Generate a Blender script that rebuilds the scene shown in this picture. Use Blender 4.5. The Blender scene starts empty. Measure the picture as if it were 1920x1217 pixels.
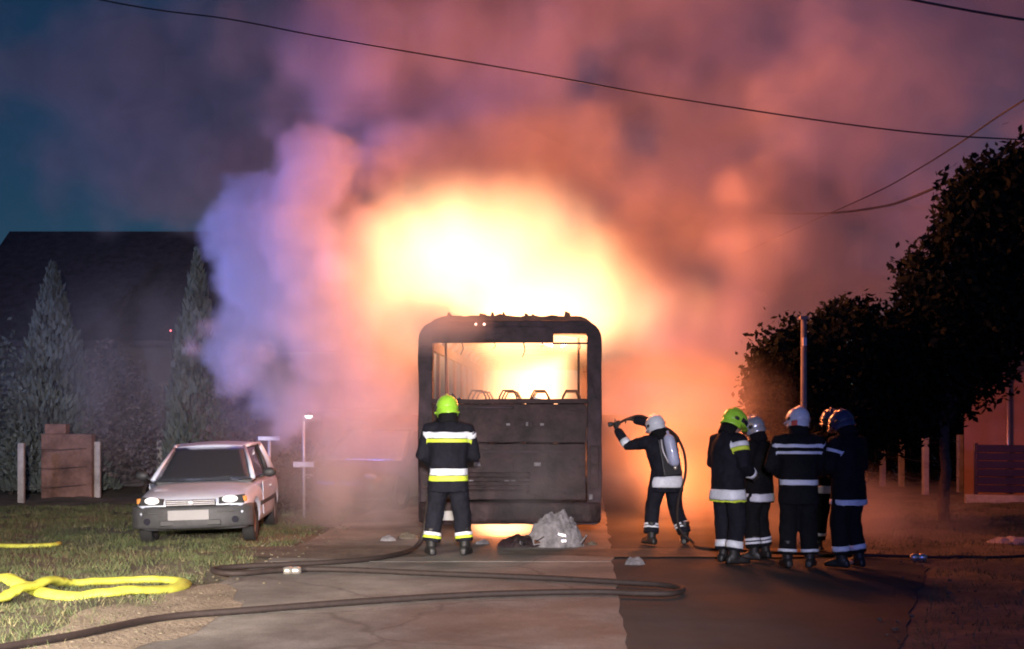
import bpy, bmesh, math, random
from mathutils import Vector, Matrix, noise as mnoise
R = math.radians
sc = bpy.context.scene
col = sc.collection
random.seed(7)

# ------------------------------------------------------------------ camera
cam = bpy.data.cameras.new('camera'); cam_o = bpy.data.objects.new('camera', cam); col.objects.link(cam_o)
cam_o.location = (0, 0, 1.68); cam_o.rotation_euler = (math.pi / 2, 0, 0)
cam.lens = 45; cam.sensor_width = 36; cam.shift_y = 0.0867; cam.clip_end = 3000
sc.camera = cam_o
# ------------------------------------------------------------------ dusk sky
w = bpy.data.worlds.new('World'); sc.world = w; w.use_nodes = True
nt = w.node_tree; bg = nt.nodes['Background']; sky = nt.nodes.new('ShaderNodeTexSky')
sky.sky_type = 'NISHITA'; sky.sun_disc = False; sky.sun_elevation = R(9.0); sky.sun_rotation = R(200)
sky.ozone_density = 6.0; sky.dust_density = 0.1
nt.links.new(sky.outputs[0], bg.inputs[0]); bg.inputs[1].default_value = 0.021
sun = bpy.data.lights.new('dusk_sun', 'SUN'); sun.energy = 0.02; sun.angle = R(12); sun.color = (1, .85, .75)
so = bpy.data.objects.new('dusk_sun', sun); col.objects.link(so); so.rotation_euler = (R(80), 0, R(20))
vs = sc.view_settings
vs.view_transform = 'Standard'; vs.look = 'None'; vs.exposure = 0; vs.gamma = 1
# ------------------------------------------------------------------ render settings
cy = sc.cycles
cy.use_denoising = True
try: cy.denoiser = 'OPENIMAGEDENOISE'
except Exception: pass
cy.use_adaptive_sampling = True; cy.adaptive_threshold = 0.025; cy.adaptive_min_samples = 16
cy.max_bounces = 5; cy.volume_bounces = 2; cy.diffuse_bounces = 2; cy.glossy_bounces = 2; cy.transmission_bounces = 4; cy.transparent_max_bounces = 10
cy.volume_step_rate = 4.0; cy.volume_max_steps = 256; cy.sample_clamp_indirect = 4; cy.filter_width = 1.9
cy.caustics_reflective = False; cy.caustics_refractive = False

# ------------------------------------------------------------------ lights of the place
def lamp(name, kind, loc, watts, color, radius, aim=None, size=None, blend=.6):
    l = bpy.data.lights.new(name, kind); l.energy = watts; l.color = color; l.shadow_soft_size = radius
    o = bpy.data.objects.new(name, l); o.location = loc; col.objects.link(o)
    if aim: o.rotation_euler = (Vector(aim) - Vector(loc)).to_track_quat('-Z', 'Y').to_euler()
    if size: l.spot_size = R(size); l.spot_blend = blend
    return o
FIRE = (1, .225, .055)
lamp('flame_coloured_light', 'POINT', (.0, 19.0, 4.3), 430, FIRE, .7)
lamp('flame_coloured_light', 'POINT', (1.0, 19.2, 4.0), 480, FIRE, .7)
lamp('flame_coloured_light', 'POINT', (3.0, 20.4, 6.3), 800, FIRE, .5)  # added lamp, no flame here; brightens the right-hand smoke
lamp('flame_coloured_light', 'POINT', (.3, 19.6, 2.3), 200, FIRE, .35)
lamp('flame_coloured_light', 'POINT', (.4, 23.0, 2.3), 330, FIRE, .35)
lamp('flame_coloured_light', 'POINT', (2.5, 19.7, .9), 380, FIRE, .3)
lamp('flame_coloured_light', 'POINT', (-.15, 17.6, .16), 50, FIRE, .08)
# the appliances behind the camera and at the left: headlamps and blue beacons
lamp('engine_headlamp', 'SPOT', (.2, -4.0, 3.0), 27000, (1, .89, .80), .35, (-2.0, 9.8, .0), 42, 1.0)
lamp('engine_work_lamp', 'SPOT', (-6.8, 3.6, 2.6), 13000, (1, .86, .70), .25, (-4.9, 8.7, .0), 48, 1.0)
lamp('engine_blue_beacon', 'SPOT', (-12, 14, 3.6), 8000, (.17, .24, 1), .15, (-3.3, 20.6, 4.4), 50, .9)
lamp('engine_blue_beacon', 'SPOT', (-12, 14, 3.6), 3600, (.36, .42, .9), .15, (-7.6, 27, 6.0), 64, .9)
lamp('engine_blue_beacon', 'POINT', (1.0, -5.0, 3.3), 2800, (.12, .18, 1), .2)

def G(px, py, z=0.0):          # a point of the ground seen at that place of the photograph
    y = 2400 * (1.68 - z) / (py - 775); return Vector(((px - 960) / 2400 * y, y, z))
def A(px, py, y):              # a point at distance y
    return Vector(((px - 960) / 2400 * y, y, 1.68 - (py - 775) / 2400 * y))

# ------------------------------------------------------------------ materials
M = {}
def mat(name, c, rough=.8, metal=0., var=None, bump=None, emit=None, spec=.5, coat=0., c2=None):
    m = bpy.data.materials.new(name); m.use_nodes = True; t = m.node_tree; b = t.nodes['Principled BSDF']
    b.inputs['Base Color'].default_value = (*c, 1); b.inputs['Roughness'].default_value = rough; b.inputs['Metallic'].default_value = metal
    b.inputs['Specular IOR Level'].default_value = spec; b.inputs['Coat Weight'].default_value = coat
    tc = t.nodes.new('ShaderNodeTexCoord')
    if var:
        n = t.nodes.new('ShaderNodeTexNoise'); n.inputs['Scale'].default_value = var[0]; n.inputs['Detail'].default_value = 6; n.inputs['Roughness'].default_value = .65
        t.links.new(tc.outputs['Object'], n.inputs['Vector'])
        r = t.nodes.new('ShaderNodeValToRGB'); r.color_ramp.elements[0].position = .32; r.color_ramp.elements[1].position = .68
        k = var[1]; r.color_ramp.elements[0].color = (*[v * (1 - k) for v in c], 1); r.color_ramp.elements[1].color = (*(c2 or [min(1, v * (1 + k)) for v in c]), 1)
        t.links.new(n.outputs['Fac'], r.inputs[0]); t.links.new(r.outputs[0], b.inputs['Base Color'])
    if bump:
        n = t.nodes.new('ShaderNodeTexNoise'); n.inputs['Scale'].default_value = bump[0]; n.inputs['Detail'].default_value = 5
        t.links.new(tc.outputs['Object'], n.inputs['Vector'])
        bp = t.nodes.new('ShaderNodeBump'); bp.inputs['Strength'].default_value = bump[1]; bp.inputs['Distance'].default_value = bump[2] if len(bump) > 2 else .02
        t.links.new(n.outputs['Fac'], bp.inputs['Height']); t.links.new(bp.outputs[0], b.inputs['Normal'])
    if emit:
        b.inputs['Emission Color'].default_value = (*emit[0], 1); b.inputs['Emission Strength'].default_value = emit[1]
    M[name] = m; return m
mat('soil', (.085, .078, .045), .95, var=(1.3, .5), bump=(14, .8, .04), c2=(.16, .13, .09))
mat('grass', (.075, .095, .035), .8, var=(2.5, .5)); mat('grass_dry', (.16, .14, .07), .85, var=(2.5, .4))
def paving(name, c, c2, crack, rough):
    m = mat(name, c, rough, var=(.9, .35), c2=c2); t = m.node_tree; b = t.nodes['Principled BSDF']; L = t.links.new
    tc = t.nodes.new('ShaderNodeTexCoord'); old = b.inputs['Base Color'].links[0].from_socket
    def tex(kind, **kw):
        n = t.nodes.new(kind)
        for k, v in kw.items(): n.inputs[k].default_value = v
        return n
    n0 = tex('ShaderNodeTexNoise', Scale=2.0, Detail=4); L(tc.outputs['Object'], n0.inputs['Vector'])
    ad = t.nodes.new('ShaderNodeVectorMath'); ad.operation = 'MULTIPLY_ADD'; L(n0.outputs['Color'], ad.inputs[0]); ad.inputs[1].default_value = (.5, .5, 0); L(tc.outputs['Object'], ad.inputs[2])
    vo = tex('ShaderNodeTexVoronoi', Scale=crack); vo.feature = 'DISTANCE_TO_EDGE'; L(ad.outputs[0], vo.inputs['Vector'])
    cr = t.nodes.new('ShaderNodeMapRange'); cr.inputs['From Min'].default_value = .0; cr.inputs['From Max'].default_value = .012; cr.inputs['To Min'].default_value = .62; L(vo.outputs['Distance'], cr.inputs['Value'])
    n1 = tex('ShaderNodeTexNoise', Scale=.55, Detail=6, Roughness=.7); L(tc.outputs['Object'], n1.inputs['Vector'])
    st = t.nodes.new('ShaderNodeMapRange'); st.inputs['From Min'].default_value = .42; st.inputs['From Max'].default_value = .62; st.inputs['To Min'].default_value = .55; L(n1.outputs['Fac'], st.inputs['Value'])
    n2 = tex('ShaderNodeTexNoise', Scale=85, Detail=3, Roughness=.8); L(tc.outputs['Object'], n2.inputs['Vector'])
    ag = t.nodes.new('ShaderNodeMapRange'); ag.inputs['From Min'].default_value = .3; ag.inputs['From Max'].default_value = .7; ag.inputs['To Min'].default_value = .62; ag.inputs['To Max'].default_value = 1.25; L(n2.outputs['Fac'], ag.inputs['Value'])
    k = None
    for q in (cr, st, ag):
        if k is None: k = q.outputs[0]; continue
        mm = t.nodes.new('ShaderNodeMath'); mm.operation = 'MULTIPLY'; L(k, mm.inputs[0]); L(q.outputs[0], mm.inputs[1]); k = mm.outputs[0]
    mx = t.nodes.new('ShaderNodeVectorMath'); mx.operation = 'SCALE'; L(old, mx.inputs[0]); L(k, mx.inputs['Scale']); L(mx.outputs[0], b.inputs['Base Color'])
    rr = t.nodes.new('ShaderNodeMapRange'); rr.inputs['From Min'].default_value = .55; rr.inputs['From Max'].default_value = 1.0; rr.inputs['To Min'].default_value = rough - .12; rr.inputs['To Max'].default_value = rough; L(st.outputs[0], rr.inputs['Value']); L(rr.outputs[0], b.inputs['Roughness'])
    bp = t.nodes.new('ShaderNodeBump'); bp.inputs['Strength'].default_value = .5; bp.inputs['Distance'].default_value = .012; L(k, bp.inputs['Height']); L(bp.outputs[0], b.inputs['Normal'])
paving('concrete', (.25, .235, .215), (.34, .315, .285), .42, .85); paving('asphalt', (.028, .030, .032), (.05, .052, .054), .6, .95)
mat('mud', (.10, .078, .058), .8, var=(3, .45), bump=(22, .7, .03))
mat('pale_dirt', (.20, .155, .11), .9, var=(2.2, .4), bump=(26, .8, .03), c2=(.29, .235, .175))
mat('charred', (.012, .007, .009), .7, .0, var=(3.2, .8), bump=(16, .8, .03), c2=(.044, .023, .026), spec=.3)
mat('burnt_paint', (.022, .013, .017), .7, .0, var=(4.2, .75), bump=(9, .5, .03), c2=(.045, .025, .034), spec=.3)
mat('rusted', (.10, .042, .025), .75, .1, var=(6, .5), bump=(30, .4, .01))
mat('ash', (.16, .15, .16), .9, var=(7, .5), bump=(22, .8, .03))
mat('tyre', (.018, .018, .018), .85, bump=(60, .4, .005)); mat('rim', (.35, .35, .36), .45, .7)
mat('glint', (.7, .68, .72), .3, .6)
mat('silver_paint', (.60, .65, .76), .3, .1, var=(6, .06), coat=.5); mat('black_plastic', (.03, .03, .032), .55, bump=(80, .2, .004))
mat('grey_plastic', (.05, .05, .052), .6, var=(9, .25)); mat('plate', (.27, .26, .26), .55, var=(2, .1))
mat('lens', (.9, .9, .9), .12, .0, emit=((1, .97, .92), .75)); mat('amber', (.7, .3, .08), .25)
mat('seat_cloth', (.05, .05, .055), .9, var=(8, .3))
mat('turnout', (.010, .010, .016), .85, var=(9, .35), bump=(26, .6, .02), spec=.2); mat('turnout_black', (.008, .008, .009), .88, var=(9, .35), bump=(26, .6, .02), spec=.2)
mat('reflective_silver', (.74, .77, .82), .5, var=(30, .1)); mat('reflective_lime', (.62, .78, .06), .6, var=(30, .1))
mat('glove', (.03, .025, .022), .8, bump=(60, .4, .005)); mat('skin', (.45, .27, .2), .55); mat('boot', (.014, .013, .013), .5, bump=(40, .3, .005))
mat('eye', (.6, .6, .6), .2)
mat('helmet_lime', (.36, .72, .05), .35, coat=.4, var=(14, .12)); mat('helmet_white', (.62, .65, .7), .3, coat=.4, var=(9, .1)); mat('helmet_silver', (.55, .57, .62), .25, .55, var=(9, .1))
mat('helmet_dark', (.05, .05, .09), .2, coat=.6); mat('visor', (.02, .02, .03), .12, coat=.5); mat('red_patch', (.75, .12, .08), .4)
mat('cylinder_paint', (.42, .46, .62), .4, coat=.3, var=(8, .12))
mat('hose_dark', (.022, .013, .011), .75, var=(20, .3), bump=(90, .3, .003)); mat('hose_yellow', (.56, .57, .055), .65, var=(5, .35), bump=(45, .5, .006), c2=(.68, .68, .10)); mat('brass', (.75, .7, .62), .3, .8)
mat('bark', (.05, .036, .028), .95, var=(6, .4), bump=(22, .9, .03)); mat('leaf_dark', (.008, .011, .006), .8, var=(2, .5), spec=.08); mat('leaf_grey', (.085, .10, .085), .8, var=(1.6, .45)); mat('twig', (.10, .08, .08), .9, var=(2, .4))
mat('post_concrete', (.34, .31, .28), .9, var=(5, .3), bump=(40, .5, .01)); mat('wire', (.06, .055, .05), .6, .5); mat('cable', (.012, .011, .012), .6)
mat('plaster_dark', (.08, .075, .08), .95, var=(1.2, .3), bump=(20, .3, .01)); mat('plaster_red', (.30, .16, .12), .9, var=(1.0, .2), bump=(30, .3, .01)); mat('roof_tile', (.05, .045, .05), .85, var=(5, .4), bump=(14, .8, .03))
mat('window_frame', (.12, .11, .1), .6); mat('pipe', (.42, .30, .27), .25, .6); mat('painted_metal', (.03, .008, .007), .5, .1, coat=.15, var=(3, .3)); mat('pole', (.2, .18, .17), .8, var=(5, .25))
mat('red_lamp', (.9, .1, .1), .3, emit=((1, .16, .2), 4)); mat('white_lamp', (.9, .9, .9), .3, emit=((1, .95, .88), 9)); mat('clearance_lamp', (.9, .6, .5), .3, emit=((1, .55, .42), 3))
mat('car_dark', (.05, .055, .065), .3, .3, coat=.6); mat('pale_metal', (.5, .48, .5), .5, .3, var=(8, .15)); mat('tarp', (.33, .30, .33), .7, bump=(6, .9, .05))
mat('old_brick', (.15, .075, .052), .95, var=(2.4, .5), bump=(18, .8, .03), c2=(.25, .135, .10))
def glass_mat(name, tint, amt):
    m = bpy.data.materials.new(name); m.use_nodes = True; t = m.node_tree; t.nodes.clear(); o = t.nodes.new('ShaderNodeOutputMaterial')
    tr = t.nodes.new('ShaderNodeBsdfTransparent'); tr.inputs[0].default_value = (*tint, 1); df = t.nodes.new('ShaderNodeBsdfDiffuse'); df.inputs[0].default_value = (.30, .32, .38, 1); m0 = t.nodes.new('ShaderNodeMixShader'); m0.inputs[0].default_value = .12; t.links.new(tr.outputs[0], m0.inputs[1]); t.links.new(df.outputs[0], m0.inputs[2]); gl = t.nodes.new('ShaderNodeBsdfGlossy'); gl.inputs['Roughness'].default_value = .05; gl.inputs[0].default_value = (.9, .9, .95, 1)  # grey-blue diffuse film paints in the sky's reflection on the glass
    lw = t.nodes.new('ShaderNodeLayerWeight'); lw.inputs[0].default_value = amt; mx = t.nodes.new('ShaderNodeMixShader')
    t.links.new(lw.outputs['Fresnel'], mx.inputs[0]); t.links.new(m0.outputs[0], mx.inputs[1]); t.links.new(gl.outputs[0], mx.inputs[2]); t.links.new(mx.outputs[0], o.inputs[0]); M[name] = m
glass_mat('car_glass', (.5, .52, .56), .35)

# ------------------------------------------------------------------ mesh helpers
class MB:
    def __init__(s): s.v = []; s.f = []
    def add(s, vs, fs):
        k = len(s.v); s.v += [tuple(p) for p in vs]; s.f += [tuple(i + k for i in f) for f in fs]; return s
    def box(s, c, d, rz=0, m=None):
        mt = Matrix.Translation(c) @ Matrix.Rotation(rz, 4, 'Z') @ (m or Matrix())
        vs = [mt @ Vector((x * d[0] / 2, y * d[1] / 2, z * d[2] / 2)) for x in (-1, 1) for y in (-1, 1) for z in (-1, 1)]
        return s.add(vs, [(0, 1, 3, 2), (4, 6, 7, 5), (0, 4, 5, 1), (2, 3, 7, 6), (0, 2, 6, 4), (1, 5, 7, 3)])
    def loft(s, rings, n=20, caps=True):
        """rings: (centre, u, v, ru, rv[, power])"""
        vs = []
        for r in rings:
            c, u, v, ru, rv = r[:5]; p = r[5] if len(r) > 5 else 2.0
            for i in range(n):
                a = 2 * math.pi * i / n; ca, sa = math.cos(a), math.sin(a)
                vs.append(Vector(c) + Vector(u) * (ru * math.copysign(abs(ca) ** (2 / p), ca)) + Vector(v) * (rv * math.copysign(abs(sa) ** (2 / p), sa)))
        fs = [(j * n + i, j * n + (i + 1) % n, (j + 1) * n + (i + 1) % n, (j + 1) * n + i) for j in range(len(rings) - 1) for i in range(n)]
        if caps: fs += [tuple(reversed(range(n))), tuple((len(rings) - 1) * n + i for i in range(n))]
        return s.add(vs, fs)
    def tube(s, pts, rad, n=10, flat=1.0, caps=True):
        pts = [Vector(p) for p in pts]; rings = []; u = None
        for i, p in enumerate(pts):
            t = (pts[min(i + 1, len(pts) - 1)] - pts[max(i - 1, 0)]).normalized()
            if u is None: u = t.cross(Vector((0, 0, 1)) if abs(t.z) < .95 else Vector((0, 1, 0))).normalized()
            else:
                u = u - t * u.dot(t); u = u.normalized() if u.length > 1e-6 else t.orthogonal().normalized()
            r = rad[i] if hasattr(rad, '__len__') else rad
            rings.append((p, u, t.cross(u).normalized(), r, r * flat))
        return s.loft(rings, n, caps)
    def ball(s, c, r, n=14, m=8, rot=None):
        if not hasattr(r, '__len__'): r = (r,) * 3
        rt = rot or Matrix.Identity(3)
        vs = [Vector(c) + rt @ Vector((0, 0, -r[2]))]
        for j in range(1, m):
            b = math.pi * j / m - math.pi / 2
            vs += [Vector(c) + rt @ Vector((r[0] * math.cos(b) * math.cos(2 * math.pi * i / n), r[1] * math.cos(b) * math.sin(2 * math.pi * i / n), r[2] * math.sin(b))) for i in range(n)]
        vs.append(Vector(c) + rt @ Vector((0, 0, r[2])))
        fs = [(0, 1 + (i + 1) % n, 1 + i) for i in range(n)]
        fs += [(1 + j * n + i, 1 + j * n + (i + 1) % n, 1 + (j + 1) * n + (i + 1) % n, 1 + (j + 1) * n + i) for j in range(m - 2) for i in range(n)]
        k = 1 + (m - 2) * n; fs += [(k + i, k + (i + 1) % n, len(vs) - 1) for i in range(n)]
        return s.add(vs, fs)
    def prism(s, poly, y0, y1):              # polygon in x,z pushed along y
        n = len(poly); vs = [(x, y0, z) for x, z in poly] + [(x, y1, z) for x, z in poly]
        return s.add(vs, [tuple(range(n)), tuple(range(2 * n - 1, n - 1, -1))] + [(i, i + n, (i + 1) % n + n, (i + 1) % n) for i in range(n)])
    def ringprism(s, outer, inner, y0, y1):  # two loops with equal point counts
        n = len(outer); vs = [(x, y, z) for y in (y0, y1) for lp in (outer, inner) for x, z in lp]; fs = []
        for i in range(n):
            j = (i + 1) % n
            fs += [(i, j, n + j, n + i), (2 * n + j, 2 * n + i, 3 * n + i, 3 * n + j), (i, 2 * n + i, 2 * n + j, j), (n + j, 3 * n + j, 3 * n + i, n + i)]
        return s.add(vs, fs)
    def patch(s, fn, nu, nv, th):            # curved sheet fn(u,v)->(point, normal) of thickness th
        k = (nu + 1) * (nv + 1); o = []; i_ = []
        for a in range(nu + 1):
            for b in range(nv + 1):
                p, nn = fn(a / nu, b / nv); o.append(Vector(p)); i_.append(Vector(p) - Vector(nn) * th)
        q = lambda a, b: a * (nv + 1) + b; fs = []
        for a in range(nu):
            for b in range(nv):
                fs.append((q(a, b), q(a + 1, b), q(a + 1, b + 1), q(a, b + 1))); fs.append((k + q(a, b), k + q(a, b + 1), k + q(a + 1, b + 1), k + q(a + 1, b)))
        for a in range(nu):
            fs += [(q(a, 0), k + q(a, 0), k + q(a + 1, 0), q(a + 1, 0)), (q(a, nv), q(a + 1, nv), k + q(a + 1, nv), k + q(a, nv))]
        for b in range(nv):
            fs += [(q(0, b), q(0, b + 1), k + q(0, b + 1), k + q(0, b)), (q(nu, b), k + q(nu, b), k + q(nu, b + 1), q(nu, b + 1))]
        return s.add(o + i_, fs)
    def mesh(s, name='mesh'):
        me = bpy.data.meshes.new(name); me.from_pydata(s.v, [], s.f); me.update()
        b = bmesh.new(); b.from_mesh(me); bmesh.ops.recalc_face_normals(b, faces=b.faces); b.to_mesh(me); b.free(); return me
    def build(s, name, m, parent=None, smooth=False, bevel=0, loc=None):
        return link(name, s.mesh(name), m, parent, smooth, bevel, loc)
def link(name, me, m, parent=None, smooth=False, bevel=0, loc=None):
    o = bpy.data.objects.new(name, me); col.objects.link(o)
    if m and not me.materials: me.materials.append(M[m])
    if parent: o.parent = parent
    if loc is not None: o.location = loc
    if smooth: me.polygons.foreach_set('use_smooth', [True] * len(me.polygons))
    if bevel:
        b = o.modifiers.new('bevel', 'BEVEL'); b.width = bevel; b.segments = 2; b.limit_method = 'ANGLE'
    return o
def thing(name, label, cat, loc=(0, 0, 0), rz=0, group=None):
    o = bpy.data.objects.new(name, None); col.objects.link(o); o.location = loc; o.rotation_euler = (0, 0, rz); o.empty_display_size = .2
    return tag(o, label, cat, group)
def tag(o, label=None, cat=None, group=None, kind=None):
    for k, v in (('label', label), ('category', cat), ('group', group), ('kind', kind)):
        if v: o[k] = v
    return o
def solid(mb, voxel, smooth=6, wrinkle=0, wscale=9, cut=None):
    """one continuous skin over overlapping lofts"""
    me = mb.mesh('tmp'); o = bpy.data.objects.new('tmp', me); col.objects.link(o)
    r = o.modifiers.new('r', 'REMESH'); r.mode = 'VOXEL'; r.voxel_size = voxel
    if smooth:
        k = o.modifiers.new('s', 'SMOOTH'); k.iterations = smooth; k.factor = .5
    dg = bpy.context.evaluated_depsgraph_get(); dg.update()
    out = bpy.data.meshes.new_from_object(o.evaluated_get(dg)); bpy.data.objects.remove(o); bpy.data.meshes.remove(me)
    if wrinkle:
        for v in out.vertices:
            p = v.co; q = Vector((p.x * wscale, p.y * wscale, p.z * wscale * .6))
            v.co = p + v.normal * (wrinkle * (mnoise.noise(q) + .5 * mnoise.noise(q * 2.3)))
    return out
def spline(pts, k=8):
    P = [Vector(p) for p in pts]; P = [P[0] * 2 - P[1]] + P + [P[-1] * 2 - P[-2]]; out = []
    for i in range(1, len(P) - 2):
        a, b, c, d = P[i - 1:i + 3]
        for j in range(k):
            t = j / k; out.append(.5 * ((2 * b) + (c - a) * t + (2 * a - 5 * b + 4 * c - d) * t * t + (3 * b - a - 3 * c + d) * t ** 3))
    out.append(P[-2]); return out

# ------------------------------------------------------------------ ground and road
ROADDX = .05
def road_left(y): return -3.50 + .05 * y
def joint(y): return .27 + .06 * y
def road_right(y): return 2.7 + .37 * min(max(y - 9, 0), 5) - .5 * min(max(y - 14.2, 0), 1.6) + .05 * max(y - 14, 0)
def ground():
    xs = [-400, -120, -50, -25, -16] + [-12 + .16 * i for i in range(151)] + [16, 25, 50, 120, 400]
    ys = [-150, -40, -10, 0, 4] + [7 + .16 * i for i in range(163)] + [36, 45, 70, 150, 600, 1500]
    vs = []
    for y in ys:
        for x in xs:
            z = -.012; dl = road_left(y) - x; dr = x - road_right(min(max(y, 9), 30))
            d = max(dl, dr)
            if d > .05 and 6 < y < 34 and abs(x) < 13:
                k = min(1, (d - .05) / .6); z += k * (.015 + .07 * mnoise.noise((x * 1.1, y * 1.1, 0)) + .035 * mnoise.noise((x * 4, y * 4, 3)))
            vs.append((x, y, z))
    nx = len(xs); fs = [(j * nx + i, j * nx + i + 1, (j + 1) * nx + i + 1, (j + 1) * nx + i) for j in range(len(ys) - 1) for i in range(nx - 1)]
    return tag(MB().add(vs, fs).build('ground', 'soil', smooth=True), kind='structure')
ground()
def gz(x, y):
    d = road_left(y) - x; e = x - road_right(min(max(y, 9), 30)); m = max(d, e)
    if m <= .05: return 0
    return -.012 + min(1, (m - .05) / .6) * (.015 + .07 * mnoise.noise((x * 1.1, y * 1.1, 0)) + .035 * mnoise.noise((x * 4, y * 4, 3)))
def strip(name, l, r, y0, y1, z, m, step=.35, jag=.0, parent=None, thick=.03):
    n = int((y1 - y0) / step); vs = []
    for i in range(n + 1):
        y = y0 + (y1 - y0) * i / n
        vs += [(l(y) + jag * mnoise.noise((y * 1.7, 1, 4)) + jag * .5 * mnoise.noise((y * 6, 1, 4)), y, z), (r(y) + jag * mnoise.noise((y * 1.7, 7, 4)) + jag * .5 * mnoise.noise((y * 6, 7, 9)), y, z)]
    k = len(vs); vs += [(x, y, z - thick) for x, y, _ in vs]
    fs = [(2 * i, 2 * i + 1, 2 * i + 3, 2 * i + 2) for i in range(n)] + [(2 * i, 2 * i + 2, k + 2 * i + 2, k + 2 * i) for i in range(n)] + [(2 * i + 1, k + 2 * i + 1, k + 2 * i + 3, 2 * i + 3) for i in range(n)] + [(0, k, k + 1, 1), (2 * n, 2 * n + 1, k + 2 * n + 1, k + 2 * n)]
    return MB().add(vs, fs).build(name, m, parent)
road = tag(strip('road', lambda y: road_left(y) + .05, lambda y: road_right(y), -6, 120, .0, 'asphalt', jag=.07), kind='structure')
for i, (a, b) in enumerate([(-4, 3.4), (3.43, 8.9), (8.93, 14.35), (14.38, 19.9), (19.93, 25.4)]):
    strip('concrete_slab', lambda y: road_left(y), lambda y: joint(y), a, b, .016, 'concrete', jag=.05, parent=road)
def mudpatch(cx, cy, rx, ry, seed, m='mud'):
    n = 36; vs = [(cx, cy, .019)]
    for i in range(n):
        a = 2 * math.pi * i / n; k = 1 + .35 * mnoise.noise((math.cos(a) * 2 + seed, math.sin(a) * 2, seed))
        vs.append((cx + rx * k * math.cos(a), cy + ry * k * math.sin(a), .019))
    return tag(MB().add(vs, [(0, 1 + i, 1 + (i + 1) % n) for i in range(n)]).build('dirt_patch', m), kind='structure')
mudpatch(-2.2, 15.4, 1.3, .75, 1); mudpatch(1.9, 15.3, 2.1, .5, 4.4); mudpatch(-3.0, 10.4, .6, 2.0, 8, 'pale_dirt')
def blades(name, m, n, region, h, seed, keep=lambda x, y: True, clump=2.2):
    rnd = random.Random(seed); vs = []; fs = []
    while len(fs) < n:
        x = rnd.uniform(region[0], region[1]); y = rnd.uniform(region[2], region[3])
        if not keep(x, y) or mnoise.noise((x * clump, y * clump, seed)) < rnd.uniform(-.55, .35): continue
        z = gz(x, y) - .006; a = rnd.uniform(0, 6.28); hh = h * rnd.uniform(.4, 1.2); wd = rnd.uniform(.003, .007); lx, ly = hh * rnd.uniform(-.8, .8), hh * rnd.uniform(-.8, .8)
        k = len(vs); vs += [(x - wd * math.cos(a), y - wd * math.sin(a), z), (x + wd * math.cos(a), y + wd * math.sin(a), z), (x + lx, y + ly, z + hh)]; fs.append((k, k + 1, k + 2))
    return MB().add(vs, fs).build(name, m)
inverge = lambda x, y: x < road_left(y) - .12 - .5 * abs(mnoise.noise((y * .8, 2, 2)))
tag(blades('grass', 'grass', 46000, (-9, -2.4, 8.8, 23), .07, 1, inverge), 'short trampled grass on the verge around the parked car', 'grass', kind='stuff')
tag(blades('dry_grass', 'grass_dry', 22000, (-9, -2.4, 8.8, 23), .06, 2, inverge), 'dry straw-coloured grass mixed into the left verge', 'grass', kind='stuff')
tag(blades('verge_grass', 'grass', 12000, (2.6, 10, 8.8, 24), .07, 3, lambda x, y: x > road_right(y) + .1), 'dark grass on the right-hand verge', 'grass', kind='stuff')
def clods():
    rnd = random.Random(5); mb = MB()
    for i in range(380):
        y = rnd.uniform(9, 19); side = rnd.random() < .75
        x = (road_left(y) + rnd.gauss(-.12, .3)) if side else (road_right(y) + rnd.gauss(.1, .25))
        r = rnd.uniform(.006, .024); mb.ball((x, y, max(gz(x, y), .012) + r * .3), (r, r * rnd.uniform(.7, 1.3), r * .6), 6, 4)
    return mb.build('dirt_clods', 'soil')
tag(clods(), 'loose dirt clods and stones along the road edges', 'dirt', kind='stuff')

# ------------------------------------------------------------------ the burning bus
def rrect(x0, x1, z0, z1, r, k=5):
    """rounded rectangle loop, r = radii (bl, br, tr, tl)"""
    out = []
    for cx, cz, rr, a0 in ((x0 + r[0], z0 + r[0], r[0], 180), (x1 - r[1], z0 + r[1], r[1], 270), (x1 - r[2], z1 - r[2], r[2], 0), (x0 + r[3], z1 - r[3], r[3], 90)):
        for i in range(k + 1):
            a = R(a0 + 90 * i / k); out.append((cx + rr * math.cos(a), cz + rr * math.sin(a)))
    return out
def warp(o, amt, cuts=6, scale=2.3):
    """heat-buckled sheet metal"""
    me = o.data; b = bmesh.new(); b.from_mesh(me); bmesh.ops.triangulate(b, faces=[f for f in b.faces if len(f.verts) > 4])
    for _ in range(cuts):
        e = [e for e in b.edges if e.calc_length() > .13]
        if not e: break
        bmesh.ops.subdivide_edges(b, edges=e, cuts=1)
    for v in b.verts:
        p = v.co; q = Vector((p.x * scale, p.z * scale, p.y * scale)); v.co = p + Vector((.5 * mnoise.noise(q * 1.7 + Vector((9, 0, 0))), mnoise.noise(q) + .5 * mnoise.noise(q * 3.1), .5 * mnoise.noise(q * 1.7))) * amt
    b.to_mesh(me); b.free()
    for m_ in list(o.modifiers): o.modifiers.remove(m_)
    bv = o.modifiers.new('bevel', 'BEVEL'); bv.width = .008; bv.segments = 2; bv.limit_method = 'ANGLE'; bv.angle_limit = R(50)
    return o
BUS = thing('bus', 'burnt-out city bus ablaze, seen from the rear with an empty rear window', 'bus', (-.03, 16.6, 0), R(-2.4))
W2 = 1.19
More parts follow.
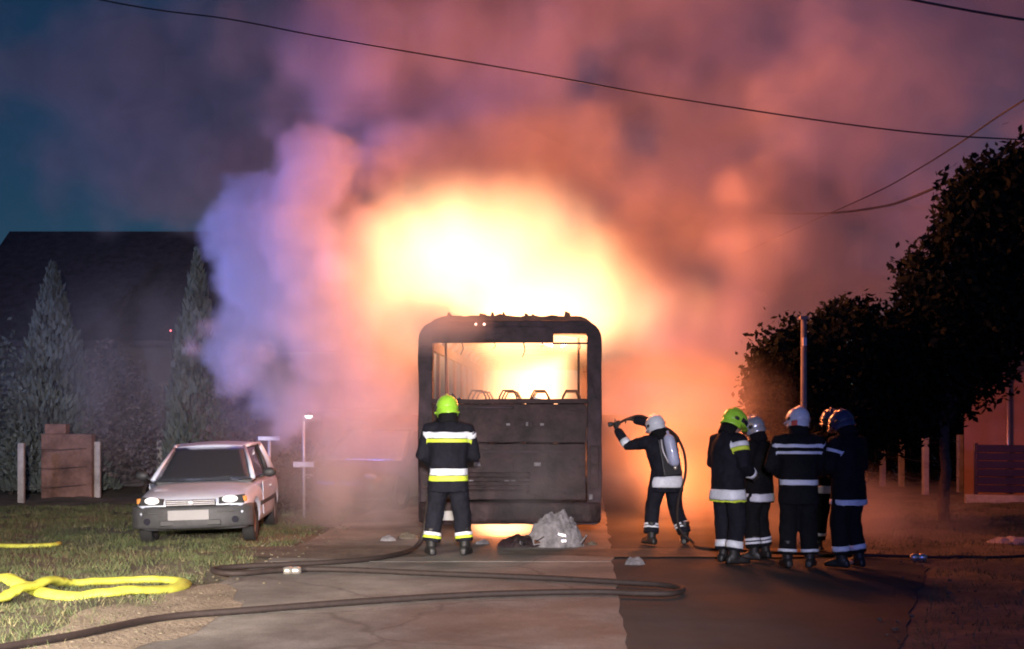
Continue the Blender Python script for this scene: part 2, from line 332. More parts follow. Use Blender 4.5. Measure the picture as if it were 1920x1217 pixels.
def wheel(parent, x, y, r, wd, side, spokes=0):
    mb = MB(); rings = []
    for px, pr in ((-wd / 2, r * .8), (-wd / 2, r * .95), (-wd * .36, r), (wd * .36, r), (wd / 2, r * .95), (wd / 2, r * .8), (wd * .3, r * .62), (-wd * .3, r * .62)):
        rings.append(((x + px, y, r), (0, 1, 0), (0, 0, 1), pr, pr))
    rings.append(rings[0])
    wh = mb.loft(rings, 28, False).build('wheel', 'tyre', parent, True)
    h = MB(); rr = [((x + side * wd * q, y, r), (0, 1, 0), (0, 0, 1), p * r, p * r) for q, p in ((.1, .63), (.34, .63), (.36, .56), (.22, .5), (.3, .2), (.34, .12))]
    h.loft(rr, 24).build('rim', 'rim', wh, True)
    return wh
# rear frame: rounded corners; the opening holds the window, the header and the panels below
no = 6
outer = rrect(-W2, W2, .24, 2.88, (.10, .10, .24, .24), no); inner = rrect(-W2 + .185, W2 - .185, .50, 2.715, (.03, .03, .05, .05), no)
warp(MB().ringprism(outer, inner, 0, .16).build('rear_frame', 'burnt_paint', BUS, bevel=.02), .022)
warp(MB().prism([(-1.0, 2.592), (.57, 2.592), (.57, 2.74), (.50, 2.80), (-1.0, 2.80)], -.04, -.012).build('header_panel', 'burnt_paint', BUS, bevel=.008), .014)
MB().box((.79, .05, 2.588), (.47, .05, .022)).build('window_bar', 'charred', BUS)
MB().box((-.55, -.045, 2.62), (.9, .03, .03)).build('header_lip', 'charred', BUS, bevel=.005)
rc = []
for i in range(33):
    t = i / 32; x = -1.06 + 2.12 * t; e = min(1, (1 - abs(2 * t - 1)) * 5)
    rc.append((x, 2.87 + .09 * math.sqrt(max(0, e)) + (.035 * mnoise.noise((x * 3.5, 0, 1)) + .022 * mnoise.noise((x * 11, 3, 1)) + .012 * mnoise.noise((x * 27, 3, 1))) * e))
MB().prism([(1.06, 2.76), (-1.06, 2.76)] + rc, .17, 1.2).build('roof_cap', 'rusted', BUS, bevel=.01)
rnd = random.Random(44)
for i in range(1, 10):      # torn edge of the roof skin and trim hanging from the header
    x = -.98 + .19 * i + rnd.uniform(-.06, .06); w_ = rnd.uniform(.03, .09); h_ = rnd.uniform(.02, .075)
    MB().prism([(x - w_, 2.93), (x + w_, 2.93), (x + rnd.uniform(0, w_), 2.955 + h_ * .6), (x - rnd.uniform(0, w_), 2.955 + h_)], .2 + .05 * (i % 3), .215 + .05 * (i % 3)).build('torn_roof_edge', 'rusted', BUS)
for x, l_ in ((-.62, .16), (-.2, .09), (.18, .2), (.42, .07), (.9, .13)):
    MB().tube([(x, -.01, 2.6), (x + .02, -.03, 2.6 - l_ * .5), (x - .015, -.02, 2.6 - l_)], [.008, .006, .004], 6, .5).build('hanging_trim', 'charred', BUS)
for x in (-.44, -.33):
    MB().tube([(x, -.002, 2.835), (x, -.03, 2.835)], .017, 12).build('clearance_lamp', 'clearance_lamp', BUS)
# below the window
rp = warp(MB().prism([(-1.0, 1.30), (1.0, 1.30), (1.0, 1.80), (-1.0, 1.80)], .012, .05).build('rear_panel', 'charred', BUS, bevel=.01), .028)
warp(MB().box((0, -.005, 1.835), (2.02, .09, .06)).build('window_sill', 'charred', BUS, bevel=.012), .025)
rnd = random.Random(12)
for i in range(9):       # shards of the rear window left in the frame
    x = rnd.choice([rnd.uniform(-.99, -.6), rnd.uniform(.3, .99), rnd.uniform(-.99, .5)]); z0 = 1.862 if i < 6 else 2.59; h_ = rnd.uniform(.03, .09) * (1 if i < 6 else -1); w_ = rnd.uniform(.03, .09)
    MB().prism([(x - w_, z0), (x + w_, z0), (x + rnd.uniform(-w_, w_), z0 + h_)], .06, .066).build('glass_shard', 'visor', BUS)
MB().box((-.2, -.012, 1.755), (.5, .03, .03)).build('grab_rail', 'burnt_paint', BUS, bevel=.006)
for i, (x, wd, hh) in enumerate([(-.02, .05, .03), (.075, .045, .045), (.15, .05, .035), (.225, .03, .05), (.27, .035, .045), (.34, .04, .04), (.42, .05, .03)]):
    MB().box((x, .006, 1.535 + .006 * (i % 2)), (wd, .02, hh)).build('badge_piece', 'burnt_paint' if i % 3 else 'ash', rp, bevel=.004)
ec = warp(MB().prism([(-.98, .56), (.98, .56), (.98, 1.285), (-.98, 1.285)], -.012, .05).build('engine_cover', 'charred', BUS, bevel=.015), .032)
for i in range(5):
    MB().box((-.28, -.03, .68 + .055 * i), (1.1, .03, .022), m=Matrix.Rotation(R(25), 4, 'X')).build('grille_slat', 'charred', ec)
MB().box((.15, -.02, 1.18), (1.3, .02, .03)).build('cover_seam', 'burnt_paint', ec, bevel=.004)
for x in (-.42, .36):
    MB().box((x, -.028, 1.02), (.09, .03, .05)).build('latch', 'ash', ec, bevel=.008)
for x in (-.5, -.04, .05):
    MB().box((x, -.024, .80), (.06, .02, .03)).build('reflector', 'ash', ec, bevel=.005)
bp = MB().loft([((-1.17, -.02, .40), (0, 1, 0), (0, 0, 1), .07, .13, 4), ((-1.0, -.055, .40), (0, 1, 0), (0, 0, 1), .075, .135, 4), ((1.0, -.055, .40), (0, 1, 0), (0, 0, 1), .075, .135, 4), ((1.17, -.02, .40), (0, 1, 0), (0, 0, 1), .07, .13, 4)], 16).build('bumper', 'charred', BUS, True)
MB().box((-.72, -.135, .36), (.34, .012, .12)).build('number_plate', 'plate', bp)
for s in (-1, 1):
    tl = MB().box((s * 1.095, -.012, .98), (.12, .03, .56)).build('tail_lamp', 'charred', BUS, bevel=.01)
    for z in (.78, .93, 1.08, 1.2):
        MB().tube([(s * 1.095, -.02, z), (s * 1.095, -.036, z)], .045, 14).build('lens', 'burnt_paint', tl)
    MB().box((s * 1.05, -.03, .60), (.05, .02, .07)).build('reflector', 'ash', BUS, bevel=.006)
    MB().prism([(s * 1.17, .30), (s * 1.125, .30), (s * 1.125, 1.72), (s * 1.17, 1.72)], .18, 10.6).build('side_panel', 'charred', BUS)
    MB().box((s * 1.14, 5.4, 2.62), (.07, 10.4, .14)).build('roof_rail', 'charred', BUS)
    for i in range(8):
        MB().box((s * 1.145, .75 + 1.4 * i, 2.135), (.05, .09, .83)).build('window_pillar', 'charred', BUS)
for i in range(9):
    y = 1.4 + 1.15 * i
    MB().tube([(-1.13, y, 2.68), (-1.0, y, 2.82), (-.6, y, 2.88), (0, y, 2.89 - .03 * (i % 3)), (.6, y, 2.88), (1.0, y, 2.82), (1.13, y, 2.68)], .03, 8).build('roof_rib', 'rusted', BUS, True)
MB().box((0, 5.4, .80), (2.22, 10.4, .06)).build('floor', 'charred', BUS)
MB().ringprism(rrect(-W2, W2, .24, 2.88, (.1, .1, .24, .24), no), rrect(-W2 + .16, W2 - .16, 1.1, 2.6, (.1,) * 4, no), 10.65, 10.8).build('front_frame', 'charred', BUS)
for row in range(3):
    for i, x in enumerate((-.46, -.045, .375, .80)):
        y = .55 + .8 * row
        st = MB().box((x, y, 1.55), (.36, .05, .55)).box((x, y + .22, 1.27), (.36, .42, .06)).build('seat', 'charred', BUS, bevel=.015)
        MB().tube([(x - .125, y, 1.80), (x - .115, y, 1.90), (x - .07, y, 1.985), (x + .07, y, 1.985), (x + .115, y, 1.90), (x + .125, y, 1.80)], .0115, 8).build('grab_hoop', 'rusted', st, True)
for s in (-1, 1):
    for y in (3.1, 8.6): wheel(BUS, s * .98, y, .47, .30, s)
    MB().tube([(s * .9, .75, 1.8), (s * .9, .75, 2.7)], .016, 8).build('grab_pole', 'rusted', BUS, True)
# fallen, smouldering debris at the rear right corner
def heap(c, rx, ry, h, m, name, n=26, seed=1, peak=2.6):
    vs = []; fs = []
    for j in range(n):
        for i in range(n):
            u, v = 2 * i / (n - 1) - 1, 2 * j / (n - 1) - 1; d = math.hypot(u, v)
            z = h * max(0, 1 - d ** peak) * (1 + .5 * mnoise.noise((u * 3, v * 3, seed))) + (.16 * h * mnoise.noise((u * 8, v * 8, seed)) if d < 1 else 0)
            vs.append((c[0] + u * rx, c[1] + v * ry, c[2] + z - (.03 if d >= .98 else 0)))
    fs = [(j * n + i, j * n + i + 1, (j + 1) * n + i + 1, (j + 1) * n + i) for j in range(n - 1) for i in range(n - 1)]
    return MB().add(vs, fs).build(name, m)
db = thing('debris_heap', 'grey ashy heap of debris fallen at the rear corner of the bus', 'debris', (.55, 16.1, .014))
o = heap((0, 0, 0), .37, .26, .37, 'ash', 'ash_mound', seed=5, peak=3.4); o.parent = db
o = heap((-.45, -.03, 0), .3, .2, .13, 'charred', 'cinder_mound', seed=8); o.parent = db
rnd = random.Random(3)
for i in range(16):
    a = rnd.uniform(-.45, .38); mm = Matrix.Rotation(rnd.uniform(0, 3), 4, 'X') @ Matrix.Rotation(rnd.uniform(0, 3), 4, 'Y')
    MB().box((a, rnd.uniform(-.25, -.1), rnd.uniform(.02, .14) * (1 if a > -.2 else .6)), (rnd.uniform(.03, .13), rnd.uniform(.02, .08), .012), m=mm).build('scrap', rnd.choice(['charred', 'rusted', 'ash', 'charred']), db)
MB().box((.07, -.235, .16), (.10, .03, .025), m=Matrix.Rotation(R(14), 4, 'Y')).build('scrap', 'glint', db)
MB().box((.09, -.25, .085), (.06, .03, .03)).build('scrap', 'glint', db)
for i, (px, py, sx) in enumerate([(728, 1016, .12), (765, 1012, .16), (905, 1022, .1), (1110, 1024, .08), (1190, 1058, .12)]):
    p = G(px, py); o = heap((p.x, p.y, .0155), sx, sx * .7, sx * .5, 'mud' if i % 2 else 'ash', 'rubble', 12, 20 + i)
    tag(o, ['small ashy lump left of the bus under the firefighter\'s hose', 'low muddy lump beside the left rear corner of the bus', 'grey cinder in the firelight under the rear bumper', 'small muddy lump right of the debris heap', 'pale ashy lump on the road in front of the nozzle man'][i], 'rubble', 'rubble around the bus')

# ------------------------------------------------------------------ parked hatchback
CAR = thing('parked_car', 'small silver hatchback with black bumper and bright headlights parked on the verge', 'car', (-4.02, 16.1, .0), R(4.0))
CAR.rotation_euler = (0, R(-1.6), R(4.0)); CAR.scale = (.94, .94, .93)
def car_body():
    # stations along the car: y, half width, z centre top, z shoulder drop, z bottom
    st = [(-.02, .60, .60, .03, .30), (.03, .70, .655, .03, .25), (.12, .755, .70, .035, .22), (.30, .78, .745, .045, .2), (.60, .792, .79, .055, .2), (.92, .80, .835, .06, .2), (1.3, .80, .86, .05, .2), (2.2, .80, .875, .05, .2), (3.1, .795, .885, .05, .21), (3.5, .77, .885, .05, .24), (3.66, .72, .86, .05, .28), (3.70, .66, .80, .05, .34)]
    mb = MB(); vs = []; n = 0
    for y, w_, zt, dp, zb in st:
        half = [(0, zt), (.35 * w_, zt - .004), (.68 * w_, zt - .018), (.88 * w_, zt - dp), (.965 * w_, zt - dp - .06), (w_, zt - dp - .17), (w_ * 1.0, zb + .22), (.975 * w_, zb + .08), (.93 * w_, zb), (.5 * w_, zb), (0, zb)]
        pr = half + [(-x, z) for x, z in reversed(half[1:-1])]; n = len(pr); vs += [(x, y, z) for x, z in pr]
    fs = [(j * n + i, j * n + (i + 1) % n, (j + 1) * n + (i + 1) % n, (j + 1) * n + i) for j in range(len(st) - 1) for i in range(n)]
    fs += [tuple(range(n)), tuple((len(st) - 1) * n + i for i in range(n))]
    me = mb.add(vs, fs).mesh('body'); o = bpy.data.objects.new('tmp', me); col.objects.link(o); cut = []
    sub = o.modifiers.new('s', 'SUBSURF'); sub.levels = 2; sub.render_levels = 2
    for y in (.62, 2.98):
        c = bpy.data.objects.new('cut', MB().tube([(-1, y, .29), (1, y, .29)], .325, 36).mesh('cut')); col.objects.link(c); cut.append(c)
        for s in (1,):
            b = o.modifiers.new('b', 'BOOLEAN'); b.object = c; b.operation = 'DIFFERENCE'; b.solver = 'EXACT'
    dg = bpy.context.evaluated_depsgraph_get(); dg.update(); out = bpy.data.meshes.new_from_object(o.evaluated_get(dg))
    for c in [o] + cut: bpy.data.objects.remove(c)
    return out
bm_ = car_body(); bm_.materials.clear()
body = link('body', bm_, 'silver_paint', CAR, True)
for y in (.62, 2.98): MB().box((0, y, .42), (1.30, .8, .34)).build('wheel_well', 'black_plastic', CAR)
# greenhouse
base = [(.70, .98), (.735, 1.6), (.735, 2.35), (.70, 3.05), (.62, 3.52)]
BL = lambda s, x, y: Vector((s * x, y, .865)); TOP = [(.50, 1.62), (.555, 1.95), (.565, 2.4), (.55, 2.95), (.50, 3.22)]
TP = lambda s, i: Vector((s * TOP[i][0], TOP[i][1], 1.325 if 0 < i < 4 else 1.30))
rf = MB().patch(lambda u, v: (Vector(((v * 2 - 1) * (.50 + .06 * math.sin(math.pi * u)), 1.58 + u * 1.66, 1.30 + .045 * math.sin(math.pi * u) + .035 * (1 - (v * 2 - 1) ** 2))), (0, 0, 1)), 10, 10, .03).build('roof', 'silver_paint', CAR, True)
for s in (-1, 1):
    for i, nm in ((0, 'a_pillar'), (2, 'b_pillar'), (4, 'c_pillar')):
        MB().tube([BL(s, base[i][0], base[i][1]), (BL(s, base[i][0], base[i][1]) + TP(s, i)) / 2 + Vector((s * .012, 0, 0)), TP(s, i)], [.034, .03, .028] if i != 4 else [.09, .07, .05], 10).build('pillar', 'silver_paint' if i != 2 else 'black_plastic', CAR, True)
    MB().tube([TP(s, i) for i in range(5)], .026, 8).build('roof_edge', 'silver_paint', CAR, True)
    for a, b in ((0, 2), (2, 4)):
        q = [BL(s, base[a][0] - .012, base[a][1] + .02), BL(s, base[b][0] - .012, base[b][1] - .02), TP(s, b) - Vector((s * .012, 0, 0)), TP(s, a) - Vector((s * .012, 0, 0))]
        MB().add(q + [p - Vector((s * .006, 0, 0)) for p in q], [(0, 1, 2, 3), (7, 6, 5, 4), (0, 4, 5, 1), (1, 5, 6, 2), (2, 6, 7, 3), (3, 7, 4, 0)]).build('side_window', 'car_glass', CAR)
    # door seams, handle, mirror, sill
    mir = MB().ball((s * .90, 1.22, .93), (.10, .05, .07), 14, 8).build('wing_mirror', 'black_plastic', CAR, True)
    MB().tube([(s * .76, 1.2, .87), (s * .84, 1.22, .90)], .02, 8).build('mirror_arm', 'black_plastic', mir, True)
    d = MB().box((s * .801, 1.72, .56), (.012, .95, .48)).build('door', 'silver_paint', CAR, bevel=.005)
    MB().box((s * .815, 2.08, .70), (.03, .15, .028)).build('handle', 'pale_metal', d, bevel=.008)
    MB().box((s * .803, 1.82, .50), (.02, 1.75, .06)).build('side_moulding', 'black_plastic', CAR, bevel=.006)
    for y in (.62, 2.98): wheel(CAR, s * .69, y, .275, .165, s)
ws = MB().patch(lambda u, v: ((lambda x, t: Vector((x * (.69 - .20 * t), .965 + .62 * t - .07 * (1 - x * x) * (1 - .5 * t), .855 + .455 * t)))(v * 2 - 1, u), Vector((0, -.6, .8))), 8, 10, .006).build('windscreen', 'car_glass', CAR, True)
MB().patch(lambda u, v: ((lambda x, t: Vector((x * (.60 - .12 * t), 3.56 - .30 * t, .87 + .43 * t)))(v * 2 - 1, u), Vector((0, .8, .6))), 6, 8, .006).build('rear_window', 'car_glass', CAR, True)
for s in (-1, 1):
    MB().tube([(s * .02, .93, .868), (s * .02 + .36, .985, .90)], .007, 6).build('wiper', 'black_plastic', CAR)
MB().box((0, 1.30, .80), (1.36, .5, .12)).build('dashboard', 'grey_plastic', CAR, bevel=.03)
MB().box((.02, 1.50, 1.225), (.22, .03, .065)).build('interior_mirror', 'pale_metal', CAR, bevel=.01)
for s in (-1, 1):
    fs_ = MB().box((s * .34, 2.05, .82), (.46, .14, .62), m=Matrix.Rotation(R(-10), 4, 'X')).build('front_seat', 'seat_cloth', CAR, bevel=.05)
    MB().box((s * .34, 2.12, 1.17), (.24, .09, .15)).build('headrest', 'seat_cloth', fs_, bevel=.03)
MB().tube([Vector((.34 + .18 * math.cos(a), 1.52 + .05 * math.sin(a), .93 + .18 * math.sin(a))) for a in [2 * math.pi * i / 20 for i in range(21)]], .014, 8).build('steering_wheel', 'black_plastic', CAR, True)
MB().box((0, 2.95, .84), (1.2, .4, .2)).build('rear_seat', 'seat_cloth', CAR, bevel=.05)
# front: bumper, grille, lamps, plate
def fascia(x): return -.05 + .20 * abs(x / .79) ** 2.8
bum = MB().loft([((x, fascia(x) + .03, .40 + .01 * abs(x)), (0, 1, 0), (0, 0, 1), .075 + .03 * (1 - abs(x)), .155, 4.5) for x in [-.80 + .1 * i for i in range(17)]], 18).build('front_bumper', 'grey_plastic', CAR, True)
MB().box((0, -.10, .335), (.80, .02, .075)).build('lower_grille', 'black_plastic', bum, bevel=.01)
MB().box((-.02, -.118, .44), (.54, .016, .135)).build('number_plate', 'plate', bum, bevel=.004)
for s in (-1, 1):
    MB().tube([(s * .58, fascia(.58) - .065, .36), (s * .58, fascia(.58) - .08, .36)], .045, 16).build('fog_lamp', 'visor', bum)
    MB().box((s * .45, fascia(.45) - .075, .475), (.22, .015, .02)).build('bumper_strip', 'black_plastic', bum, bevel=.004)
    hl = MB().patch(lambda u, v, s=s: ((lambda x, z: Vector((s * x, -.045 + .11 * ((x - .2) / .6) ** 2.2 + .05 * (z - .565) / .1, z)))(.37 + .33 * v, .575 + (.085 + .03 * v) * u), Vector((s * .3, -1, .2))), 8, 10, .05).build('headlight', 'black_plastic', CAR, True)
    MB().ball((s * .515, -.005, .635), (.105, .035, .05), 18, 10, Matrix.Rotation(s * R(14), 3, 'Z')).build('lens', 'lens', hl, True)
    MB().box((s * .70, .072, .63), (.05, .05, .075), rz=s * R(40)).build('indicator', 'amber', hl, bevel=.012)
gr = MB().box((0, -.035, .60), (.66, .03, .085)).build('grille', 'black_plastic', CAR, bevel=.01)
for z in (.575, .60, .625): MB().box((0, -.053, z), (.64, .012, .008)).build('grille_bar', 'pale_metal', gr)
MB().ball((0, -.06, .60), (.045, .012, .022), 16, 8).build('emblem', 'glint', gr, True)

# ------------------------------------------------------------------ firefighters
V = Vector
def person(label, loc, heading, P, helmet, style, extra=None):
    """P: pose in the figure's own frame (faces +y, z up); every limb point in metres"""
    root = thing('person', label, 'person', loc, heading, 'firefighters around the bus')
    k = P.get('scale', 1.0); root.scale = (k, k, k)
    pel, chest, neck, head = [V(P.get(n, d)) for n, d in (('pelvis', (0, 0, .95)), ('chest', (0, 0, 1.27)), ('neck', (0, .015, 1.50)), ('head', (0, .045, 1.635)))]
    ax = V(P.get('axis', (1, 0, 0))).normalized()                  # shoulder line
    axp = V(P.get('hipaxis', (1, 0, 0))).normalized()
    up_t = (neck - chest).normalized(); fw_t = up_t.cross(ax).normalized() * -1; fw_t = ax.cross(up_t) * -1
    fw_t = up_t.cross(ax); fw_t.normalize()
    sh = [chest + up_t * .165 + ax * (.195 * s) for s in (-1, 1)]
    hip = [pel + axp * (.095 * s) for s in (-1, 1)]
    el = [V(P['elbow'][i]) for i in (0, 1)]; wr = [V(P['wrist'][i]) for i in (0, 1)]
    kn = [V(P['knee'][i]) for i in (0, 1)]; an = [V(P['ankle'][i]) for i in (0, 1)]
    # spine as a smooth curve from under the pelvis to the neck
    dn = V(P.get('skirt', (0, 0, -1))).normalized()
    sp = spline([pel + dn * .30, pel, (pel * .45 + chest * .55), chest, neck, neck + (head - neck) * .6], 10)
    def at_(t):                                                     # t in 0..5 over the control points
        f = max(0, min(len(sp) - 1.001, t * 10)); i = int(f); return sp[i].lerp(sp[i + 1], f - i), (sp[i + 1] - sp[i]).normalized()
    def ring(t, rx, ry, p=2.3, oy=0):
        c, tg = at_(t); a = axp.lerp(ax, max(0, min(1, (t - 1) / 2))).normalized(); f = tg.cross(a).normalized(); a = f.cross(tg).normalized()
        return (c + f * oy, a, f, rx, ry, p)
    # ---- the body itself: one continuous skin, hands and all
    b = MB()
    b.loft([ring(.7, .10, .08), ring(1, .155, .11), ring(1.6, .14, .10), ring(2.4, .15, .105), ring(3.2, .165, .105), ring(3.75, .15, .085), ring(4.0, .07, .07), ring(4.6, .06, .065)], 18)
    hu = (head - neck).normalized(); hr = V(P.get('headaxis', tuple(ax))); hr = (hr - hu * hr.dot(hu)).normalized(); hf = hu.cross(hr).normalized()
    hm = Matrix((hr, hf, hu)).transposed()
    H = lambda x, y, z: head + hm @ V((x, y, z))
    b.loft([(H(0, .055, -.125), hr, hf, .022, .022), (H(0, .04, -.105), hr, hf, .045, .05), (H(0, .022, -.06), hr, hf, .062, .075), (H(0, .008, 0), hr, hf, .073, .092), (H(0, 0, .05), hr, hf, .076, .097), (H(0, -.004, .09), hr, hf, .064, .082), (H(0, -.006, .117), hr, hf, .03, .04)], 18)
    b.tube([H(0, .098, .012), H(0, .118, -.03), H(0, .096, -.042)], [.009, .0145, .009], 8)          # nose
    b.ball(H(0, .092, .026), (.05, .016, .011), 10, 6, hm); b.ball(H(0, .092, -.072), (.024, .014, .009), 10, 6, hm); b.ball(H(0, .09, -.085), (.02, .013, .008), 10, 6, hm)
    for s in (-1, 1): b.ball(H(s * .077, -.004, -.008), (.012, .02, .032), 8, 6, hm)
    for i, s in ((0, -1), (1, 1)):
        b.tube([sh[i] - ax * (.06 * s), sh[i], el[i], wr[i]], [.06, .055, .043, .031], 12)
        b.tube([hip[i], hip[i].lerp(kn[i], .4), kn[i], kn[i].lerp(an[i], .4), an[i]], [.085, .08, .058, .055, .04], 12)
        b.tube([an[i], an[i] + V((0, .02, -.04)), an[i] + V((0, .13, -.06))], [.04, .042, .03], 10)
        d = (wr[i] - el[i]).normalized(); n = V(P.get('palm', ((.2, .3, -1), (-.2, .3, -1)))[i]); n = (n - d * n.dot(d)).normalized(); sd = d.cross(n).normalized()
        thumb = sd * (1 if sd.dot(V((0, 0, 1))) >= sd.dot(V((0, 0, -1))) else -1); sd = thumb
        hd = P.get('hand', (d, d))[i]; d2 = V(hd).normalized() if hd is not None else d
        n = (n - d2 * n.dot(d2)).normalized(); sd = (sd - d2 * sd.dot(d2) - n * sd.dot(n)).normalized()
        b.loft([(wr[i] - d * .02, sd, n, .03, .024), (wr[i] + d2 * .03, sd, n, .04, .021, 3), (wr[i] + d2 * .075, sd, n, .047, .018, 3), (wr[i] + d2 * .10, sd, n, .045, .014, 3)], 14)
        cu = P.get('curl', (70, 70))[i]
        for q, (o_, ln) in enumerate(((.039, .9), (.013, 1.0), (-.013, .95), (-.039, .75))):
            p = wr[i] + d2 * .092 + sd * o_; pts = [p - d2 * .02, p]; dd = d2.copy()
            for seg, fr in ((.042, .75), (.028, 1.0), (.022, .8)):
                dd = (Matrix.Rotation(R(cu * fr), 3, n.cross(d2)) @ dd) if False else (dd * math.cos(R(cu * fr)) + (n - dd * n.dot(dd)).normalized() * math.sin(R(cu * fr))).normalized()
                p = p + dd * seg * ln; pts.append(p)
            b.tube(pts, [.0105, .0105, .0102, .0095, .007], 8)
        p = wr[i] + d2 * .03 + sd * .036; td = (d2 * .55 + sd * .7 + n * .35).normalized(); td2 = (d2 * .8 + n * .6 + sd * .1).normalized()
        b.tube([p - td * .02, p, p + td * .042, p + td * .042 + td2 * .034], [.013, .0135, .012, .008], 8)
    me = solid(b, .0085, 2)
    me.materials.clear(); me.materials.append(M['skin']); me.materials.append(M['glove'])
    for poly in me.polygons:
        c = poly.center
        if min((c - wr[i]).length for i in (0, 1)) < .24: poly.material_index = 1
    link('body', me, None, root, True)
    for s in (-1, 1): MB().ball(H(s * .031, .089, .006), .0115, 10, 6).build('eye', 'eye', root, True)
    # ---- trousers, boots
    tm = style.get('cloth', 'turnout')
    t = MB(); t.loft([ring(.95, .17, .135), ring(1.25, .185, .14), ring(1.7, .17, .13)], 20)
    cuff = []
    for i, s in ((0, -1), (1, 1)):
        a = an[i] + V((0, 0, .055)); km = kn[i] + V((0, .012, 0))
        t.tube([hip[i] + V((0, 0, .06)), hip[i].lerp(kn[i], .35), km, km.lerp(a, .3), km.lerp(a, .75), a], [.125, .122, .102, .10, .098, .102], 16); cuff.append((km, a))
    tro = link('trousers', solid(t, .018, 3, .013, 9), tm, root, True)
    for i in (0, 1):
        f_ = V(P.get('toe', ((0, 1, 0), (0, 1, 0)))[i]).normalized(); sd = f_.cross(V((0, 0, 1))); a = an[i]; g0 = V((a.x, a.y, 0))
        bt = MB().loft([(a + V((0, 0, .22)), sd, f_, .072, .078), (a + V((0, 0, .05)), sd, f_, .062, .07), (a + f_ * .01 - V((0, 0, .03)), sd, f_, .056, .075)], 16)
        bt.loft([(g0 + f_ * y + V((0, 0, h * .5)), sd, V((0, 0, 1)), wd, h * .5, 3) for y, wd, h in ((-.095, .03, .07), (-.075, .043, .10), (-.02, .047, .125), (.06, .05, .11), (.13, .054, .085), (.175, .046, .07), (.20, .028, .055))], 16)
        link('boot', solid(bt, .011, 2), 'boot', root, True)
    # ---- jacket: body and sleeves
    j = MB()
    hem = .02 if style.get('long') else .22
    j.loft([ring(hem, .232, .172, 2.6), ring(.45, .226, .165, 2.6), ring(1, .215, .158, 2.5), ring(1.6, .208, .155), ring(2.3, .22, .158), ring(3.0, .232, .16, 2.4), ring(3.5, .222, .142, 2.4), ring(3.8, .165, .115), ring(4.0, .10, .10), ring(4.45, .088, .092)], 24)
    for i, s in ((0, -1), (1, 1)):
        j.tube([sh[i] - ax * (.07 * s), sh[i] + ax * (.012 * s), sh[i].lerp(el[i], .5), el[i], el[i].lerp(wr[i], .5), wr[i] + (wr[i] - el[i]).normalized() * .0], [.092, .09, .083, .075, .068, .06], 16)
    jac = link('jacket', solid(j, .018, 3, .014, 8), tm, root, True)
    # ---- reflective bands stand just proud of the cloth
    def fit(o, target):
        sw = o.modifiers.new('fit', 'SHRINKWRAP'); sw.target = target; sw.wrap_method = 'NEAREST_SURFACEPOINT'; sw.wrap_mode = 'ABOVE_SURFACE'; sw.offset = .006
        sl = o.modifiers.new('wrap', 'SOLIDIFY'); sl.thickness = .004
    def band(par, rings, m, nm='reflective_band'): return MB().loft(rings, 40, False).build(nm, m, par, True)
    jk = root
    for (t0, t1, rx, ry, m) in style['torso']:
        nr = 4; rr = [ring(t0 + (t1 - t0) * q / nr, rx, ry, 2.5) for q in range(nr + 1)]
        bb = band(jk, rr, m); fit(bb, jac)
    for (u0, u1, m) in style.get('legs', ()):
        for km, a in cuff:
            d = (a - km); rr = [km + d * (u0 + (u1 - u0) * q / 2) for q in range(3)]
            bb = MB().tube([rr[0], rr[1], rr[2]], .114, 22, 1.0, False).build('leg_band', m, root, True); fit(bb, tro)
    for (i, u0, u1, m) in style.get('arms', ()):
        a, c = (sh[i], el[i]) if u0 < 1 else (el[i], wr[i]); q0, q1 = u0 % 1, u1 % 1 or 1
        r0 = .096 if u0 < 1 else .082
        bb = MB().tube([a.lerp(c, q0), a.lerp(c, (q0 + q1) / 2), a.lerp(c, q1)], [r0, r0 * .98, r0 * .95], 20, 1.0, False).build('sleeve_band', m, root, True); fit(bb, jac)
    # ---- helmet with crest, brim, visor and cloth neck guard
    hc = head + hu * .035 - hf * .002
    Hh = lambda x, y, z: hc + hm @ V((x, y, z))
    rings = []
    for z, rx, ry, oy in ((-.03, .122, .15, 0), (-.015, .126, .156, 0), (.02, .126, .155, 0), (.06, .12, .148, -.002), (.095, .104, .13, -.004), (.122, .078, .10, -.006), (.138, .045, .06, -.008), (.143, .012, .016, -.008)):
        rings.append((Hh(0, oy, z), hr, hf, rx, ry, 2.2))
    hel = MB().loft(rings, 28).build('helmet', helmet, root, True)
    MB().patch(lambda u, v: ((lambda a, r: (Hh(math.sin(a) * (.118 + .004 * v), -math.cos(a) * (.146 + .004 * v), -.02 - .085 * v * (1 - .25 * abs(math.sin(a)))), hm @ V((math.sin(a), -math.cos(a), 0))))((u * 2 - 1) * R(118), v)), 18, 4, .012).build('ear_shell', helmet, hel, True)
    MB().patch(lambda u, v: (lambda a: (Hh(math.sin(a) * (.122 + .03 * v), math.cos(a) * (.150 + .045 * v), -.018 - .012 * v), hm @ V((0, 0, 1))))((u * 2 - 1) * R(75)), 14, 2, .006).build('brim', helmet, hel, True)
    MB().tube([Hh(0, .135, .05), Hh(0, .09, .118), Hh(0, .02, .15), Hh(0, -.06, .145), Hh(0, -.12, .09), Hh(0, -.148, .03)], [.008, .013, .016, .016, .014, .008], 8).build('crest', helmet, hel, True)
    MB().patch(lambda u, v: (lambda a: (Hh(math.sin(a) * .131, math.cos(a) * .162, .045 - .055 * v), hm @ V((math.sin(a), math.cos(a), 0))))((u * 2 - 1) * R(80)), 14, 3, .005).build('visor', 'visor', hel, True)
    for s in (-1, 1): MB().ball(Hh(s * .13, -.035, .0), (.012, .034, .022), 10, 6, hm).build('side_bracket', 'black_plastic', hel, True)
